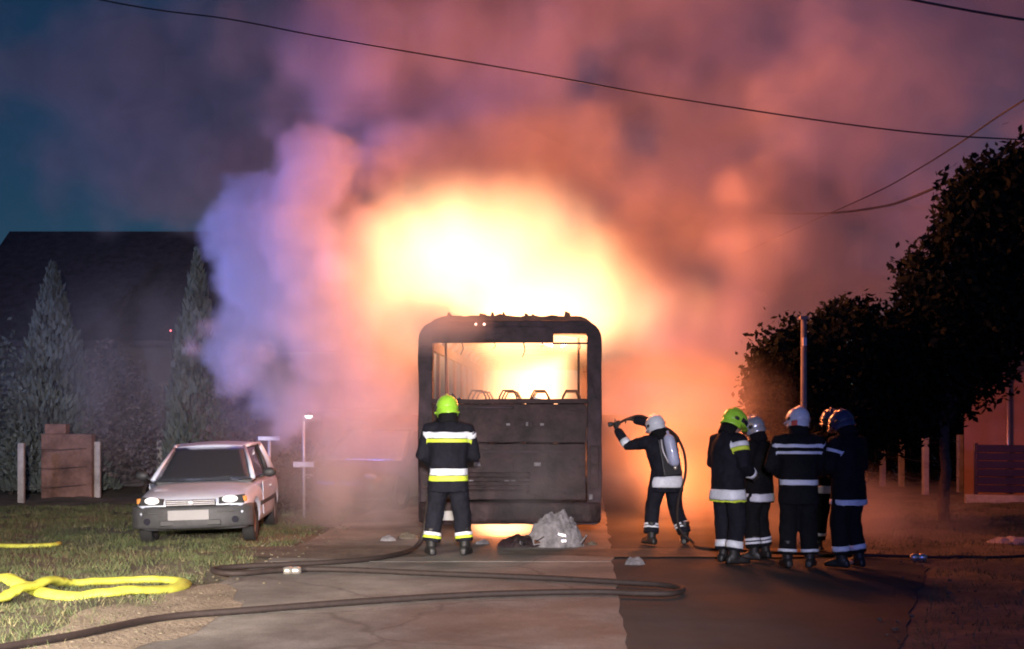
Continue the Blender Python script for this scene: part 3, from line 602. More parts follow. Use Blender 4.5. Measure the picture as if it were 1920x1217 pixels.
    MB().patch(lambda u, v: (lambda a: (Hh(math.sin(a) * (.108 + .012 * v), -math.cos(a) * (.132 - .02 * v) - .01 * v, -.085 - .115 * v), hm @ V((math.sin(a), -math.cos(a), 0))))((u * 2 - 1) * R(105)), 16, 4, .008).build('neck_guard', style.get('guard', 'turnout_black'), hel, True)
    if extra: extra(root, locals())
    return root
SILVER, LIME = 'reflective_silver', 'reflective_lime'
straight = dict(knee=((-.125, .03, .51), (.125, .03, .51)), ankle=((-.155, -.01, .095), (.165, 0, .095)), toe=((-.25, 1, 0), (.3, 1, 0)))
# 1: before the bus, back to us, holding the hose low in front
S1 = dict(torso=[(3.02, 3.22, .245, .173, LIME), (3.24, 3.52, .242, .166, SILVER), (.62, .82, .236, .177, LIME), (.84, 1.16, .234, .175, SILVER)], legs=[(.70, .80, SILVER), (.81, .89, LIME)], arms=[(1, .22, .36, SILVER)])
ff1 = person('firefighter in lime helmet, back turned, holding a hose right behind the bus', (-.75, 15.05, .016), R(2), dict(straight, scale=1.035, ankle=((-.19, -.01, .095), (.19, 0, .095)), knee=((-.145, .03, .51), (.145, .03, .51)), head=(-.01, .06, 1.63), headaxis=(1, .12, 0),
    elbow=((-.30, .06, 1.13), (.29, .10, 1.12)), wrist=((-.17, .29, 1.02), (.12, .33, 1.08)), palm=((.6, .2, .4), (-.6, .2, .4))), 'helmet_lime', S1)
# 2: the nozzle man right of the bus, air set on his back, both arms raised to the left
S2 = dict(torso=[(.45, .95, .24, .178, SILVER)], legs=[(.62, .69, SILVER), (.72, .79, SILVER)], arms=[(0, 1.05, 1.35, SILVER)], long=False)
def airset(root, L):
    c = root
    u = L['up_t']; f = L['fw_t']; a = L['ax']; ch = L['chest']; b0 = ch - f * .20
    bp = MB().box((0, 0, 0), (.28, .03, .5), m=Matrix()).mesh('bp')
    o = link('back_plate', bp, 'black_plastic', root, bevel=.012); o.matrix_local = Matrix.Translation(ch - f * .178 - u * .08) @ Matrix((a, f, u)).transposed().to_4x4()
    cyl = MB().loft([(b0 - f * .055 + u * z, a, f, r, r) for z, r in ((-.22, .015), (-.215, .045), (-.18, .072), (-.1, .078), (.1, .078), (.18, .072), (.21, .045), (.225, .02), (.27, .02))], 22).build('air_cylinder', 'cylinder_paint', root, True)
    MB().ball(b0 - f * .055 + u * -.24, .03, 12, 8).build('valve', 'brass', cyl, True)
    for s in (-1, 1):
        MB().tube(spline([ch - f * .19 + a * (.1 * s) + u * .18, ch - f * .06 + a * (.125 * s) + u * .275, ch + f * .12 + a * (.13 * s) + u * .2], 6), .02, 8, .5).build('shoulder_strap', 'turnout_black', root, True)
    MB().tube(spline([b0 + a * -.09 + u * .16, b0 + a * -.11 - f * .02 + u * .0, b0 + a * -.07 - f * .03 - u * .17], 6), .012, 8).build('air_line', 'pale_metal', root, True)
ff2 = person('firefighter with air cylinder on the back, both arms raised, right of the bus', (1.95, 16.3, .016), R(14), dict(pelvis=(.02, 0, .94), chest=(-.02, .03, 1.25), neck=(-.06, .06, 1.47), head=(-.09, .11, 1.59), axis=(1, .12, .05), scale=.93,
    knee=((-.16, .06, .50), (.17, .05, .49)), ankle=((-.20, 0, .095), (.25, -.08, .095)), toe=((-.3, 1, 0), (.5, 1, 0)), elbow=((-.46, .24, 1.34), (.02, .36, 1.62)), wrist=((-.56, .40, 1.56), (-.30, .44, 1.70)),
    hand=((-.2, .3, .9), (-.8, .2, .1)), palm=((.9, .2, .1), (-.1, .1, -1))), 'helmet_white', S2, airset)
# 3..7: the group on the right
S3 = dict(torso=[(.10, .28, .25, .19, LIME), (.30, .68, .247, .187, SILVER)], legs=[(.68, .90, SILVER)], arms=[(1, .30, .46, LIME), (1, .10, .29, SILVER), (1, 1.7, .99, SILVER)], long=False)
ff3 = person('firefighter in lime helmet at the left of the group, standing side on', (2.40, 14.25, .016), R(-58), dict(straight, scale=.955, ankle=((-.10, .03, .095), (.13, -.02, .095)), headaxis=(.9, -.3, 0), head=(0, .09, 1.62),
    elbow=((-.27, .0, 1.16), (.27, .0, 1.15)), wrist=((-.16, .22, 1.03), (.2, .21, 1.02)), palm=((.6, .2, .3), (-.6, .2, .3))), 'helmet_lime', S3)
S4 = dict(torso=[(.28, .6, .246, .186, SILVER)], legs=[(.66, .74, SILVER), (.78, .86, SILVER)], cloth='turnout_black')
ff4 = person('firefighter in grey helmet half hidden in the middle of the group', (2.82, 14.62, .016), R(52), dict(straight, scale=.90, head=(0, .07, 1.63), elbow=((-.30, .02, 1.15), (.29, .04, 1.15)), wrist=((-.20, .25, 1.03), (.12, .30, 1.03)), palm=((.6, .2, .3), (-.6, .2, .3))), 'helmet_silver', S4)
S5 = dict(torso=[(3.05, 3.2, .245, .173, SILVER), (3.36, 3.52, .242, .166, SILVER), (.95, 1.22, .231, .173, SILVER)], legs=[(.84, .93, SILVER)], cloth='turnout_black')
def patch5(root, L):
    Hh = L['Hh']; hm = L['hm']
    MB().patch(lambda u, v: (lambda a: (Hh(math.sin(a) * .128, -math.cos(a) * .155, -.035 - .06 * v), hm @ V((math.sin(a), -math.cos(a), 0))))(R(-62 + 30 * u)), 6, 3, .004).build('red_mark', 'red_patch', L['hel'], True)
ff5 = person('firefighter in white helmet with a red mark, back turned, two stripes on the shoulders', (3.09, 13.82, .016), R(-8), dict(straight, scale=.955, ankle=((-.12, 0, .095), (.13, .01, .095)), knee=((-.105, .03, .51), (.11, .03, .51)), headaxis=(.9, .35, 0), head=(.0, .05, 1.63),
    elbow=((-.31, .02, 1.14), (.31, .03, 1.14)), wrist=((-.17, .24, 1.04), (.17, .25, 1.04)), palm=((.6, .2, .3), (-.6, .2, .3))), 'helmet_white', S5, patch5)
S6 = dict(torso=[(.10, .42, .25, .19, SILVER)], legs=[(.72, .88, SILVER)], cloth='turnout_black', arms=[(0, .3, .42, SILVER)])
ff6 = person('firefighter in dark glossy helmet at the right end of the group', (3.64, 13.85, .016), R(38), dict(straight, scale=.945, ankle=((-.10, .02, .095), (.15, -.03, .095)), head=(0, .08, 1.62),
    elbow=((-.27, .05, 1.14), (.29, .02, 1.14)), wrist=((-.14, .27, 1.08), (.16, .26, 1.05)), palm=((.6, .2, .3), (-.6, .2, .3))), 'helmet_dark', S6)
S7 = dict(torso=[(.3, .6, .246, .186, SILVER)], legs=[(.72, .82, SILVER)], cloth='turnout_black')
ff7 = person('firefighter mostly hidden behind the two at the right of the group', (3.84, 15.4, .016), R(165), dict(straight, scale=.95, elbow=((-.30, .02, 1.14), (.29, .04, 1.14)), wrist=((-.20, .25, 1.03), (.12, .28, 1.03)), palm=((.6, .2, .3), (-.6, .2, .3))), 'helmet_dark', S7)

# ------------------------------------------------------------------ hoses
def hose(name, label, pts, r, m, flat=1.0, k=10, lift=True):
    P = spline(pts, k)
    if lift: P = [V((p.x, p.y, max(p.z, r * flat + max(gz(p.x, p.y), .0165) + .002))) for p in P]
    return tag(MB().tube(P, r, 12, flat).build(name, m, None, True), label, 'hose')
gp = lambda L, z=.03: [G(x, y, z) for x, y in L]
main = gp([(-160, 1245), (120, 1199), (300, 1163), (480, 1147), (700, 1130), (900, 1118), (1100, 1113), (1200, 1116), (1258, 1116), (1280, 1108), (1245, 1100), (1150, 1094), (1000, 1086), (800, 1078), (640, 1071), (545, 1071), (455, 1078), (412, 1077), (400, 1071), (440, 1066), (520, 1062), (620, 1057), (700, 1050), (745, 1042)])
h1 = hose('fire_hose', 'dark hose snaking over the road to the lone lime-helmeted firefighter behind the bus', main + [V((-1.13, 15.45, .10)), V((-1.04, 15.5, .38)), V((-.98, 15.42, .78)), V((-.88, 15.38, 1.02)), V((-.70, 15.47, 1.10))], .029, 'hose_dark')
def nozzle(a, b, label):
    a, b = V(a), V(b); t = thing('hose_nozzle', label, 'nozzle', a); d = b - a; L = d.length; d = d.normalized(); u = d.orthogonal().normalized(); v = d.cross(u)
    MB().loft([(d * (L * q), u, v, r, r) for q, r in ((0, .03), (.15, .032), (.16, .024), (.6, .021), (.62, .03), (.85, .034), (.98, .03), (1, .022))], 18).build('barrel', 'black_plastic', t, True)
    MB().tube([d * (L * .25), d * (L * .22) - V((0, 0, .1))], .014, 8).build('grip', 'black_plastic', t, True)
    MB().tube([d * (L * .4) + u * .03, d * (L * .4) + V((0, 0, .06)), d * (L * .4) - u * .03], .008, 8).build('bail_handle', 'brass', t, True)
nozzle((-.70, 15.47, 1.10), (-.60, 15.82, 1.18), 'black hose nozzle held by the lone lime-helmeted firefighter')
hd = ff2.matrix_basis @ V((-.56, .40, 1.56)) if False else V((1.95, 16.3, .016)) + Matrix.Rotation(R(14), 3, 'Z') @ (V((-.60, .42, 1.62)) * .93)
rot2 = lambda p: V((1.95, 16.3, .016)) + Matrix.Rotation(R(14), 3, 'Z') @ (V(p) * .93)
h2 = hose('fire_hose', 'dark red-brown hose over the shoulder of the nozzle man, trailing right across the road', [rot2((-.50, .44, 1.66)), rot2((-.36, .46, 1.72)), rot2((-.20, .38, 1.75)), rot2((.0, .16, 1.62)), rot2((.15, .02, 1.50)), rot2((.245, -.08, 1.25)), rot2((.255, -.10, .95)), rot2((.12, -.18, .6)), rot2((.12, -.2, .25)), rot2((.28, -.3, .05)), G(1320, 1029, .03), G(1440, 1036, .03), G(1560, 1041, .03), G(1660, 1043, .03), G(1760, 1046, .03), G(1860, 1046, .03), G(1990, 1040, .03)], .017, 'hose_dark')
nozzle(rot2((-.50, .44, 1.66)), rot2((-.66, .49, 1.63)), 'hose nozzle raised by the firefighter with the air cylinder')
def coupling(p, d, label):
    p, d = V(p), V(d).normalized(); u = d.orthogonal().normalized(); v = d.cross(u)
    o = MB().loft([(p + d * q, u, v, r, r) for q, r in ((-.09, .032), (-.06, .042), (-.01, .042), (-.005, .036), (.005, .036), (.01, .042), (.06, .042), (.09, .032))], 16).build('hose_coupling', 'brass', None, True)
    return tag(o, label, 'coupling', 'hose couplings')
coupling(G(1722, 1045, .045), (1, -.05, 0), 'bright metal hose coupling on the road right of the group')
coupling(G(548, 1070, .045), (1, .25, 0), 'metal hose coupling lying near the left edge of the road')
yh = gp([(-160, 1128), (-20, 1121), (60, 1108), (130, 1095), (210, 1088), (290, 1085), (335, 1088), (343, 1094), (318, 1103), (250, 1112), (170, 1117), (100, 1113), (40, 1099), (-20, 1090), (-160, 1083)], .05)
P_ = spline(yh, 10)
for i, p in enumerate(P_): p.z = max(gz(p.x, p.y), 0) + .04 + (.055 if 16 <= i <= 26 else .025 if i in (14, 15, 27, 28) else 0)
tag(MB().tube(P_, [.078 + .010 * mnoise.noise((i * .35, 2, 2)) for i in range(len(P_))], 16, .5).build('yellow_hose', 'hose_yellow', None, True), 'thick yellow hose looped on the verge in the foreground', 'hose')
P_ = spline(gp([(-160, 1026), (-40, 1023), (40, 1024), (98, 1022), (110, 1019)], .03), 8)
for p in P_: p.z = max(gz(p.x, p.y), 0) + .03
tag(MB().tube(P_, .035, 12, .8).build('yellow_hose', 'hose_yellow', None, True), 'short end of yellow hose lying in the grass left of the car', 'hose')

# ------------------------------------------------------------------ trees and shrubs
def limb(a, b, r0, r1, bend, seed, n=6):
    a, b = V(a), V(b); pts = []
    for i in range(n + 1):
        t = i / n; p = a.lerp(b, t) + V((mnoise.noise((t * 3, seed, 1)), mnoise.noise((t * 3, seed, 5)), 0)) * bend * t; pts.append(p)
    return pts, [r0 + (r1 - r0) * i / n for i in range(n + 1)]
def leafset(pts, size, rnd, up=.2, nleaf=1):
    vs, fs = [], []
    for p in pts:
        for _ in range(nleaf):
            d = V((rnd.gauss(0, 1), rnd.gauss(0, 1), rnd.gauss(up, 1))).normalized(); e = d.orthogonal().normalized(); e = Matrix.Rotation(rnd.uniform(0, 6.28), 3, d) @ e
            L = size * rnd.uniform(.6, 1.4); q = p + V((rnd.gauss(0, 1), rnd.gauss(0, 1), rnd.gauss(0, 1))) * size * .8; k = len(vs)
            vs += [q - d * L * .5, q + e * L * .3, q + d * L * .6, q - e * L * .3]; fs.append((k, k + 1, k + 2, k + 3))
    return vs, fs
def tree(name, label, base, blobs, leafm, n, size, trunk_h, r, seed, group=None, cat='tree', up=.2):
    rnd = random.Random(seed); base = V(base); t = thing(name, label, cat, base, 0, group)
    mb = MB(); p, rr = limb((0, 0, -.1), (0, 0, trunk_h), r, r * .7, .15, seed); mb.tube(p, rr, 10); top = p[-1]; pts = []
    for c, rad in blobs:
        c = V(c) - base; q, r2 = limb(top * .9, c, r * .6, r * .12, .3, seed + rad[0]); mb.tube(q, r2, 7)
        m_ = int(n * (rad[0] * rad[1] * rad[2]) ** .67 / sum((b[1][0] * b[1][1] * b[1][2]) ** .67 for b in blobs)); i = 0
        while i < m_:
            d = V((rnd.gauss(0, 1), rnd.gauss(0, 1), rnd.gauss(0, 1))).normalized(); k = 1 + .38 * mnoise.noise(d * 1.9 + V((seed, c.x, 0))) + .22 * mnoise.noise(d * 4.5 + V((seed, c.x, 3)))
            s_ = rnd.uniform(.25, 1) ** .45 * k; x = c + V((d.x * rad[0], d.y * rad[1], d.z * rad[2])) * s_
            if mnoise.noise(x * 2.2 + V((0, 0, seed))) < -.28: i += 1; continue
            pts.append(x); i += 1
    mb.build('trunk', 'bark', t, True)
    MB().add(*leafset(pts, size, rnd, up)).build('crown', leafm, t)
    return t
def conifer(label, base, h, r, n, seed, leafm='leaf_grey'):
    rnd = random.Random(seed); t = thing('conifer_tree', label, 'tree', base, 0, 'conifers behind the left fence'); pts = []
    MB().tube([(0, 0, -.1), (0, 0, h * .9)], [.09, .015], 8).build('trunk', 'bark', t, True)
    for i in range(n):
        f = rnd.random() ** 1.6; z = .12 + f * (h - .1); a = rnd.uniform(0, 6.28); rad = r * (1 - f) ** .8 * (1 + .3 * mnoise.noise((math.cos(a) * 1.5, math.sin(a) * 1.5, z * 1.6 + seed))) * rnd.uniform(.35, 1.05) ** .5
        pts.append(V((rad * math.cos(a), rad * math.sin(a), z)))
    vs, fs = [], []
    for p in pts:
        d = V((p.x * .5 + rnd.gauss(0, .25), p.y * .5 + rnd.gauss(0, .25), 1)).normalized(); e = Matrix.Rotation(rnd.uniform(0, 6.28), 3, d) @ d.orthogonal().normalized(); L = rnd.uniform(.09, .2); k = len(vs)
        vs += [p - d * L * .4, p + e * L * .25, p + d * L, p - e * L * .25]; fs.append((k, k + 1, k + 2, k + 3))
    MB().add(vs, fs).build('crown', leafm, t); return t
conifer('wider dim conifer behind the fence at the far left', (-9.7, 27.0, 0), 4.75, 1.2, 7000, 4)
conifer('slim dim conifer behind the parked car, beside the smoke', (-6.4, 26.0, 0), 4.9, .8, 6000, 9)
BL = []
def bl(px, py, y, rx, ry, rz): p = A(px, py, y); return ((p.x, p.y, p.z), (rx, ry, rz))
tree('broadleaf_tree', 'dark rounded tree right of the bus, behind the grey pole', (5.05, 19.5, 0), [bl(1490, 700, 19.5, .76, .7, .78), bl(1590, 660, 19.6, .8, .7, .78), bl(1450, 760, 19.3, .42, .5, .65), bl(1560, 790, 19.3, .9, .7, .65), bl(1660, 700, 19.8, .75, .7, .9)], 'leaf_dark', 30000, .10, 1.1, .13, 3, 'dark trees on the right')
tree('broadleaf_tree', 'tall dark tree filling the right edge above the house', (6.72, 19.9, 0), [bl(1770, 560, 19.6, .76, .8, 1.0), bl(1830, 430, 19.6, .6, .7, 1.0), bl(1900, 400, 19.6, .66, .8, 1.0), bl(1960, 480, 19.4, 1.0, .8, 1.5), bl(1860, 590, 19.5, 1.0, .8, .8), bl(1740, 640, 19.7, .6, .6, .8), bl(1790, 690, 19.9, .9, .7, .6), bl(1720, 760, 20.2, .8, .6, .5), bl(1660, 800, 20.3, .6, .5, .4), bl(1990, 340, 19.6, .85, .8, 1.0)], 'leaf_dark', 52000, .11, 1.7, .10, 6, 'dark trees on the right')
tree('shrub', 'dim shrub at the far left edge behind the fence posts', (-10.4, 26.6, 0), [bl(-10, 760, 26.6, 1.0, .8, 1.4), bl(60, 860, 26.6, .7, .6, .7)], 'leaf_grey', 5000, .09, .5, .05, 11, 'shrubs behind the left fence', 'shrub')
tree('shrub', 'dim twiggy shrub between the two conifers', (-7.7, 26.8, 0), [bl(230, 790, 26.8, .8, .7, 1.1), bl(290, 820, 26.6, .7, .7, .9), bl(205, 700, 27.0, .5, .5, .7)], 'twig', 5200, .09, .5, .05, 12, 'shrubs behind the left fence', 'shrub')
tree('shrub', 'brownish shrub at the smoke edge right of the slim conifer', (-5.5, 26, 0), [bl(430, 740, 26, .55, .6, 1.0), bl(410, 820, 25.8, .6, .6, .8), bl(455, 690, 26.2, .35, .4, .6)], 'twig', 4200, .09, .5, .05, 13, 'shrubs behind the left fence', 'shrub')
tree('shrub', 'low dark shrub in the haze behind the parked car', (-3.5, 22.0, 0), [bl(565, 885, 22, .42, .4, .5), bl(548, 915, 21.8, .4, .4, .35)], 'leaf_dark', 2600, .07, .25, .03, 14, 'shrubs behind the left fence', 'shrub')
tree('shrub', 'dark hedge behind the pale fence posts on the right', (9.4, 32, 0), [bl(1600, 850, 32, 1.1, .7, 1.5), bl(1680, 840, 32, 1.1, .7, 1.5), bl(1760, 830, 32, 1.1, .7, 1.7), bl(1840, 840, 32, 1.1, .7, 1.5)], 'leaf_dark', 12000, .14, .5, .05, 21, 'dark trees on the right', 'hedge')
# ------------------------------------------------------------------ fences
def fence(label, spots, h, seed, rails=3):
    t = thing('fence', label, 'fence', (0, 0, 0)); prev = None
    for i, (x, y) in enumerate(spots):
        MB().box((x, y, h / 2 - .1), (.115, .115, h + .2), rz=.1).build('post', 'post_concrete', t, bevel=.012)
        if prev:
            for k in range(rails):
                z = h * (.25 + .32 * k); a, b = V((*prev, z)), V((x, y, z)); MB().tube([a, (a + b) / 2 - V((0, 0, .02)), b], .006, 6).build('wire', 'wire', t)
        prev = (x, y)
    return t
fl = [G(-110, 946), G(40, 942), G(183, 934), G(300, 926), G(395, 920), G(470, 915)]
fence('wire fence with pale concrete posts behind the grass on the left', [(p.x, p.y) for p in fl], 1.12, 1)
fr = [G(1880, 915), G(1800, 922), G(1735, 930), G(1690, 915), G(1655, 912), G(1610, 905)]
fence('wire fence with pale posts between the group and the house on the right', [(p.x, p.y) for p in fr], 1.22, 2)
p = G(120, 936)
bw = thing('brick_pier', 'weathered reddish wall stub between two fence posts', 'wall', (p.x, p.y + .25, 0))
MB().box((0, 0, .62), (1.0, .25, 1.3)).build('wall', 'old_brick', bw, bevel=.02); MB().box((-.22, 0, 1.37), (.42, .25, .2)).build('upper_block', 'old_brick', bw, bevel=.02)
# ------------------------------------------------------------------ houses
def house(label, loc, rz, wd, dp, h, rise, wall, wins, over=.35):
    t = thing('house', label, 'house', loc, rz)
    MB().box((0, dp / 2, h / 2), (wd, dp, h)).build('wall', wall, t)
    x0, x1 = -wd / 2 - over, wd / 2 + over; e = h - .1
    mb = MB(); q = [(x0, -over, e), (x1, -over, e), (x1, dp / 2, e + rise), (x0, dp / 2, e + rise), (x0, dp + over, e), (x1, dp + over, e)]
    rf = mb.add(q + [(a, b, c + .14) for a, b, c in q], [(0, 1, 2, 3), (3, 2, 5, 4), (6, 9, 8, 7), (9, 10, 11, 8), (0, 6, 7, 1), (4, 5, 11, 10), (0, 3, 9, 6), (3, 4, 10, 9), (1, 7, 8, 2), (2, 8, 11, 5)]).build('roof', 'roof_tile', t)
    for s in (-1, 1): MB().add([(s * wd / 2, 0, h - .05), (s * wd / 2, dp, h - .05), (s * wd / 2, dp / 2, e + rise)] + [(s * (wd / 2 - .2), 0, h - .05), (s * (wd / 2 - .2), dp, h - .05), (s * (wd / 2 - .2), dp / 2, e + rise)], [(0, 1, 2), (3, 5, 4), (0, 3, 4, 1), (1, 4, 5, 2), (2, 5, 3, 0)]).build('gable', wall, t)
    MB().box((wd * .22, dp * .55, e + rise + .2), (.5, .5, .9)).build('chimney', 'old_brick', rf, bevel=.02)
    for x, z in wins:
        f = MB().ringprism(rrect(x - .5, x + .5, z, z + 1.2, (.02,) * 4, 1), rrect(x - .42, x + .42, z + .08, z + 1.12, (.02,) * 4, 1), -.05, .02).build('window', 'window_frame', t)
        MB().box((x, -.012, z + .6), (.84, .01, 1.04)).build('pane', 'visor', f); MB().box((x, -.08, z - .03), (1.1, .14, .05)).build('sill', 'post_concrete', f)
        MB().box((x, -.03, z + .6), (.05, .03, 1.04)).build('mullion', 'window_frame', f)
    return t, rf
hl_, _ = house('dark house with a long straight roof ridge behind the left fence', (-8.6, 29.5, 0), 0, 8.4, 8, 3.3, 3.1, 'plaster_dark', [(-1.6, 1.2), (1.0, 1.2)])
rl = thing('red_light', 'tiny red light glowing on the dark house wall', 'light', (A(320, 620, 27.8).x, 27.8, A(320, 620, 27.8).z))
MB().tube([(0, .02, -3.2), (0, .02, -.02)], .02, 8).build('mast', 'wire', rl); MB().ball((0, 0, 0), .022, 12, 8).build('bulb', 'red_lamp', rl, True)
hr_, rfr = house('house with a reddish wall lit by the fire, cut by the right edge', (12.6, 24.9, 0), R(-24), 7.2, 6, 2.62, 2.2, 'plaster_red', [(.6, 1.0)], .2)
MB().tube([(-2.75, -.09, 2.55), (-2.75, -.09, .9), (-2.75, -.09, .05)], .045, 12).build('downpipe', 'pipe', hr_, True)
MB().loft([((-2.75, -.09, z), (1, 0, 0), (0, 1, 0), r, r) for z, r in ((2.36, .05), (2.44, .10), (2.56, .11))], 14).build('rain_hopper', 'pipe', hr_, True)
# glossy dark red yard fence with a low kerb in front of the house
yf = thing('yard_fence', 'low glossy dark red metal yard fence in front of the lit house', 'fence', (8.7, 24.0, 0), R(-14))
MB().box((2.0, 0, .05), (4.4, .25, .22)).build('kerb', 'post_concrete', yf, bevel=.02)
for i in range(4): MB().box((.0 + 1.3 * i, .02, .62), (.07, .07, 1.0)).build('post', 'painted_metal', yf, bevel=.008)
for i in range(6): MB().box((1.95, -.03, .27 + .15 * i), (3.9, .025, .142)).build('board', 'painted_metal', yf, bevel=.008)
# ------------------------------------------------------------------ posts, lamp, second car in the haze on the left
p = A(1507, 780, 18.3); up = thing('utility_pole', 'slim grey pole standing in front of the dark rounded tree', 'pole', (p.x, 18.3, 0))
MB().tube([(0, 0, -.1), (0, 0, 1.7), (0, 0, 3.02)], [.05, .046, .042], 14).build('shaft', 'pole', up, True); MB().box((0, 0, 3.045), (.12, .12, .05)).build('cap', 'pole', up, bevel=.01); MB().box((0, -.055, 2.7), (.05, .05, .12)).build('bracket', 'pale_metal', up, bevel=.005)
p = A(577, 781, 20.5); ql = thing('yard_lamp', 'small lit lamp on a pale post in the haze behind the car', 'lamp', (A(570, 781, 20.5).x, 20.5, 0))
MB().tube([(0, 0, 0), (0, 0, 1.0), (-.01, 0, 1.55)], .022, 10).build('post', 'pale_metal', ql, True); MB().tube([(-.01, 0, 1.55), (0, 0, 1.66), (.06, 0, 1.68)], .014, 8).build('arm', 'pale_metal', ql, True)
MB().ball((.075, 0, 1.635), (.06, .06, .04), 14, 8).build('bulb', 'white_lamp', ql, True); MB().loft([((.075, 0, z), (1, 0, 0), (0, 1, 0), r, r) for z, r in ((1.645, .085), (1.68, .06), (1.71, .02))], 16).build('shade', 'black_plastic', ql, True)
MB().box((0, -.03, .86), (.34, .03, .09)).build('cross_board', 'pale_metal', ql, bevel=.008)
p = A(505, 822, 20.8); ts = thing('sign_post', 'pale T-shaped post in the haze between the car and the lamp', 'post', (p.x, 20.8, 0))
MB().tube([(0, 0, 0), (0, 0, 1.27)], .025, 10).build('post', 'pale_metal', ts, True); MB().box((0, -.02, 1.27), (.36, .03, .07)).build('cross_board', 'pale_metal', ts, bevel=.008)
C2 = thing('parked_car', 'dark car almost lost in smoke left of the bus, windscreen gleaming', 'car', (-2.95, 21.6, 0), R(-20))
def simple_loft(st, m, nm, par):
    vs = []; n = 0
    for y, w_, zt, zb, rnd_ in st:
        half = [(0, zt), (.6 * w_, zt - .01), (.9 * w_, zt - rnd_), (w_, zt - rnd_ * 2.4), (w_, zb + .1), (.94 * w_, zb), (0, zb)]
        pr = half + [(-x, z) for x, z in reversed(half[1:-1])]; n = len(pr); vs += [(x, y, z) for x, z in pr]
    fs = [(j * n + i, j * n + (i + 1) % n, (j + 1) * n + (i + 1) % n, (j + 1) * n + i) for j in range(len(st) - 1) for i in range(n)] + [tuple(range(n)), tuple((len(st) - 1) * n + i for i in range(n))]
    o = MB().add(vs, fs).build(nm, m, par, True); sb = o.modifiers.new('s', 'SUBSURF'); sb.levels = 1; sb.render_levels = 1; return o
simple_loft([(0, .6, .55, .28, .04), (.05, .78, .66, .2, .04), (.9, .86, .86, .18, .05), (2.0, .88, .92, .18, .05), (3.6, .87, .95, .2, .05), (4.15, .8, .9, .26, .05), (4.2, .6, .7, .35, .05)], 'car_dark', 'body', C2)
simple_loft([(1.62, .60, 1.40, 1.32, .03), (2.4, .64, 1.45, 1.36, .03), (3.4, .58, 1.38, 1.30, .03)], 'car_dark', 'roof', C2)
MB().patch(lambda u, v: ((lambda x, t: V((x * (.78 - .18 * t), .95 + .72 * t, .86 + .50 * t)))(v * 2 - 1, u), V((0, -.6, .8))), 6, 8, .006).build('windscreen', 'helmet_silver', C2, True)
for s in (-1, 1):
    for a, b in (((s * .79, .93, .85), (s * .60, 1.68, 1.37)), ((s * .82, 2.3, .9), (s * .63, 2.35, 1.40)), ((s * .78, 3.85, .9), (s * .57, 3.35, 1.34))): MB().tube([a, b], .035, 8).build('pillar', 'car_dark', C2, True)
    MB().add([(s * .8, 1.0, .88), (s * .80, 3.7, .9), (s * .58, 3.3, 1.34), (s * .60, 1.7, 1.37)] + [(s * .79, 1.0, .88), (s * .79, 3.7, .9), (s * .57, 3.3, 1.34), (s * .59, 1.7, 1.37)], [(0, 1, 2, 3), (7, 6, 5, 4), (0, 4, 5, 1), (1, 5, 6, 2), (2, 6, 7, 3), (3, 7, 4, 0)]).build('side_window', 'visor', C2)
    MB().ball((s * .6, .04, .62), (.12, .05, .06), 12, 8).build('headlight', 'pale_metal', C2, True)
    for y in (.8, 3.35): wheel(C2, s * .76, y, .3, .18, s)
p = G(1895, 1016); o = heap((p.x, p.y, .0), .34, .3, .10, 'tarp', 'tarpaulin', 18, 33); o.location.z = gz(p.x, p.y) - .03; tag(o, 'pale crumpled sheet lying on the verge at the right edge', 'tarpaulin')
# ------------------------------------------------------------------ overhead wires
def wire(label, pts, r):
    return tag(MB().tube(spline(pts, 8), r, 6).build('overhead_wire', 'cable', None, True), label, 'wire', 'overhead wires')
wire('long overhead wire sagging across the whole smoke cloud', [A(-300, -110, 16.5), A(200, 2, 16.2), A(430, 36, 16), A(620, 72, 15.8), A(1000, 137, 15.5), A(1250, 182, 15.2), A(1650, 241, 15), A(1920, 262, 14.8), A(2300, 270, 14.6)], .009)
wire('short overhead wire crossing the top right corner', [A(1400, -60, 13.2), A(1690, -4, 13), A(1920, 37, 12.8), A(2300, 90, 12.5)], .013)
wire('upper of the two thin service wires coming out of the smoke at right', [A(1380, 480, 30), A(1500, 425, 27), A(1640, 362, 23), A(1720, 318, 21), A(1800, 268, 19), A(1920, 188, 17), A(2300, -30, 14)], .012)
wire('lower service wire dipping into the smoke above the tall tree', [A(1420, 400, 30), A(1550, 400, 25.5), A(1650, 388, 22.5), A(1700, 374, 21), A(1780, 340, 20), A(1860, 300, 19.5), A(1960, 240, 19), A(2300, 60, 17)], .022)

# ------------------------------------------------------------------ smoke and flames (density fields on a grid)
class F:
    def __init__(s, g, k): s.g = g; s.k = k
    def m(s, op, o=None, o2=None):
        n = s.g.nodes.new('ShaderNodeMath'); n.operation = op
        for i, v in enumerate((s, o, o2)):
            if v is None: continue
            if isinstance(v, F): s.g.links.new(v.k, n.inputs[i])
            else: n.inputs[i].default_value = v
        return F(s.g, n.outputs[0])
    def __add__(s, o): return s.m('ADD', o)
    __radd__ = __add__
    def __sub__(s, o): return s.m('SUBTRACT', o)
    def __rsub__(s, o): return (s * -1.0) + o
    def __mul__(s, o): return s.m('MULTIPLY', o)
    __rmul__ = __mul__
    def mx(s, o): return s.m('MAXIMUM', o)
    def mn(s, o): return s.m('MINIMUM', o)
    def smax(s, o, k=.5): return s.m('SMOOTH_MAX', o, k)
    def ss(s, a, b):
        n = s.g.nodes.new('ShaderNodeMapRange'); n.interpolation_type = 'SMOOTHSTEP'; n.clamp = True; s.g.links.new(s.k, n.inputs['Value'])
        for nm, v in (('From Min', a), ('From Max', b)):
            if isinstance(v, F): s.g.links.new(v.k, n.inputs[nm])
            else: n.inputs[nm].default_value = v
        return F(s.g, n.outputs[0])
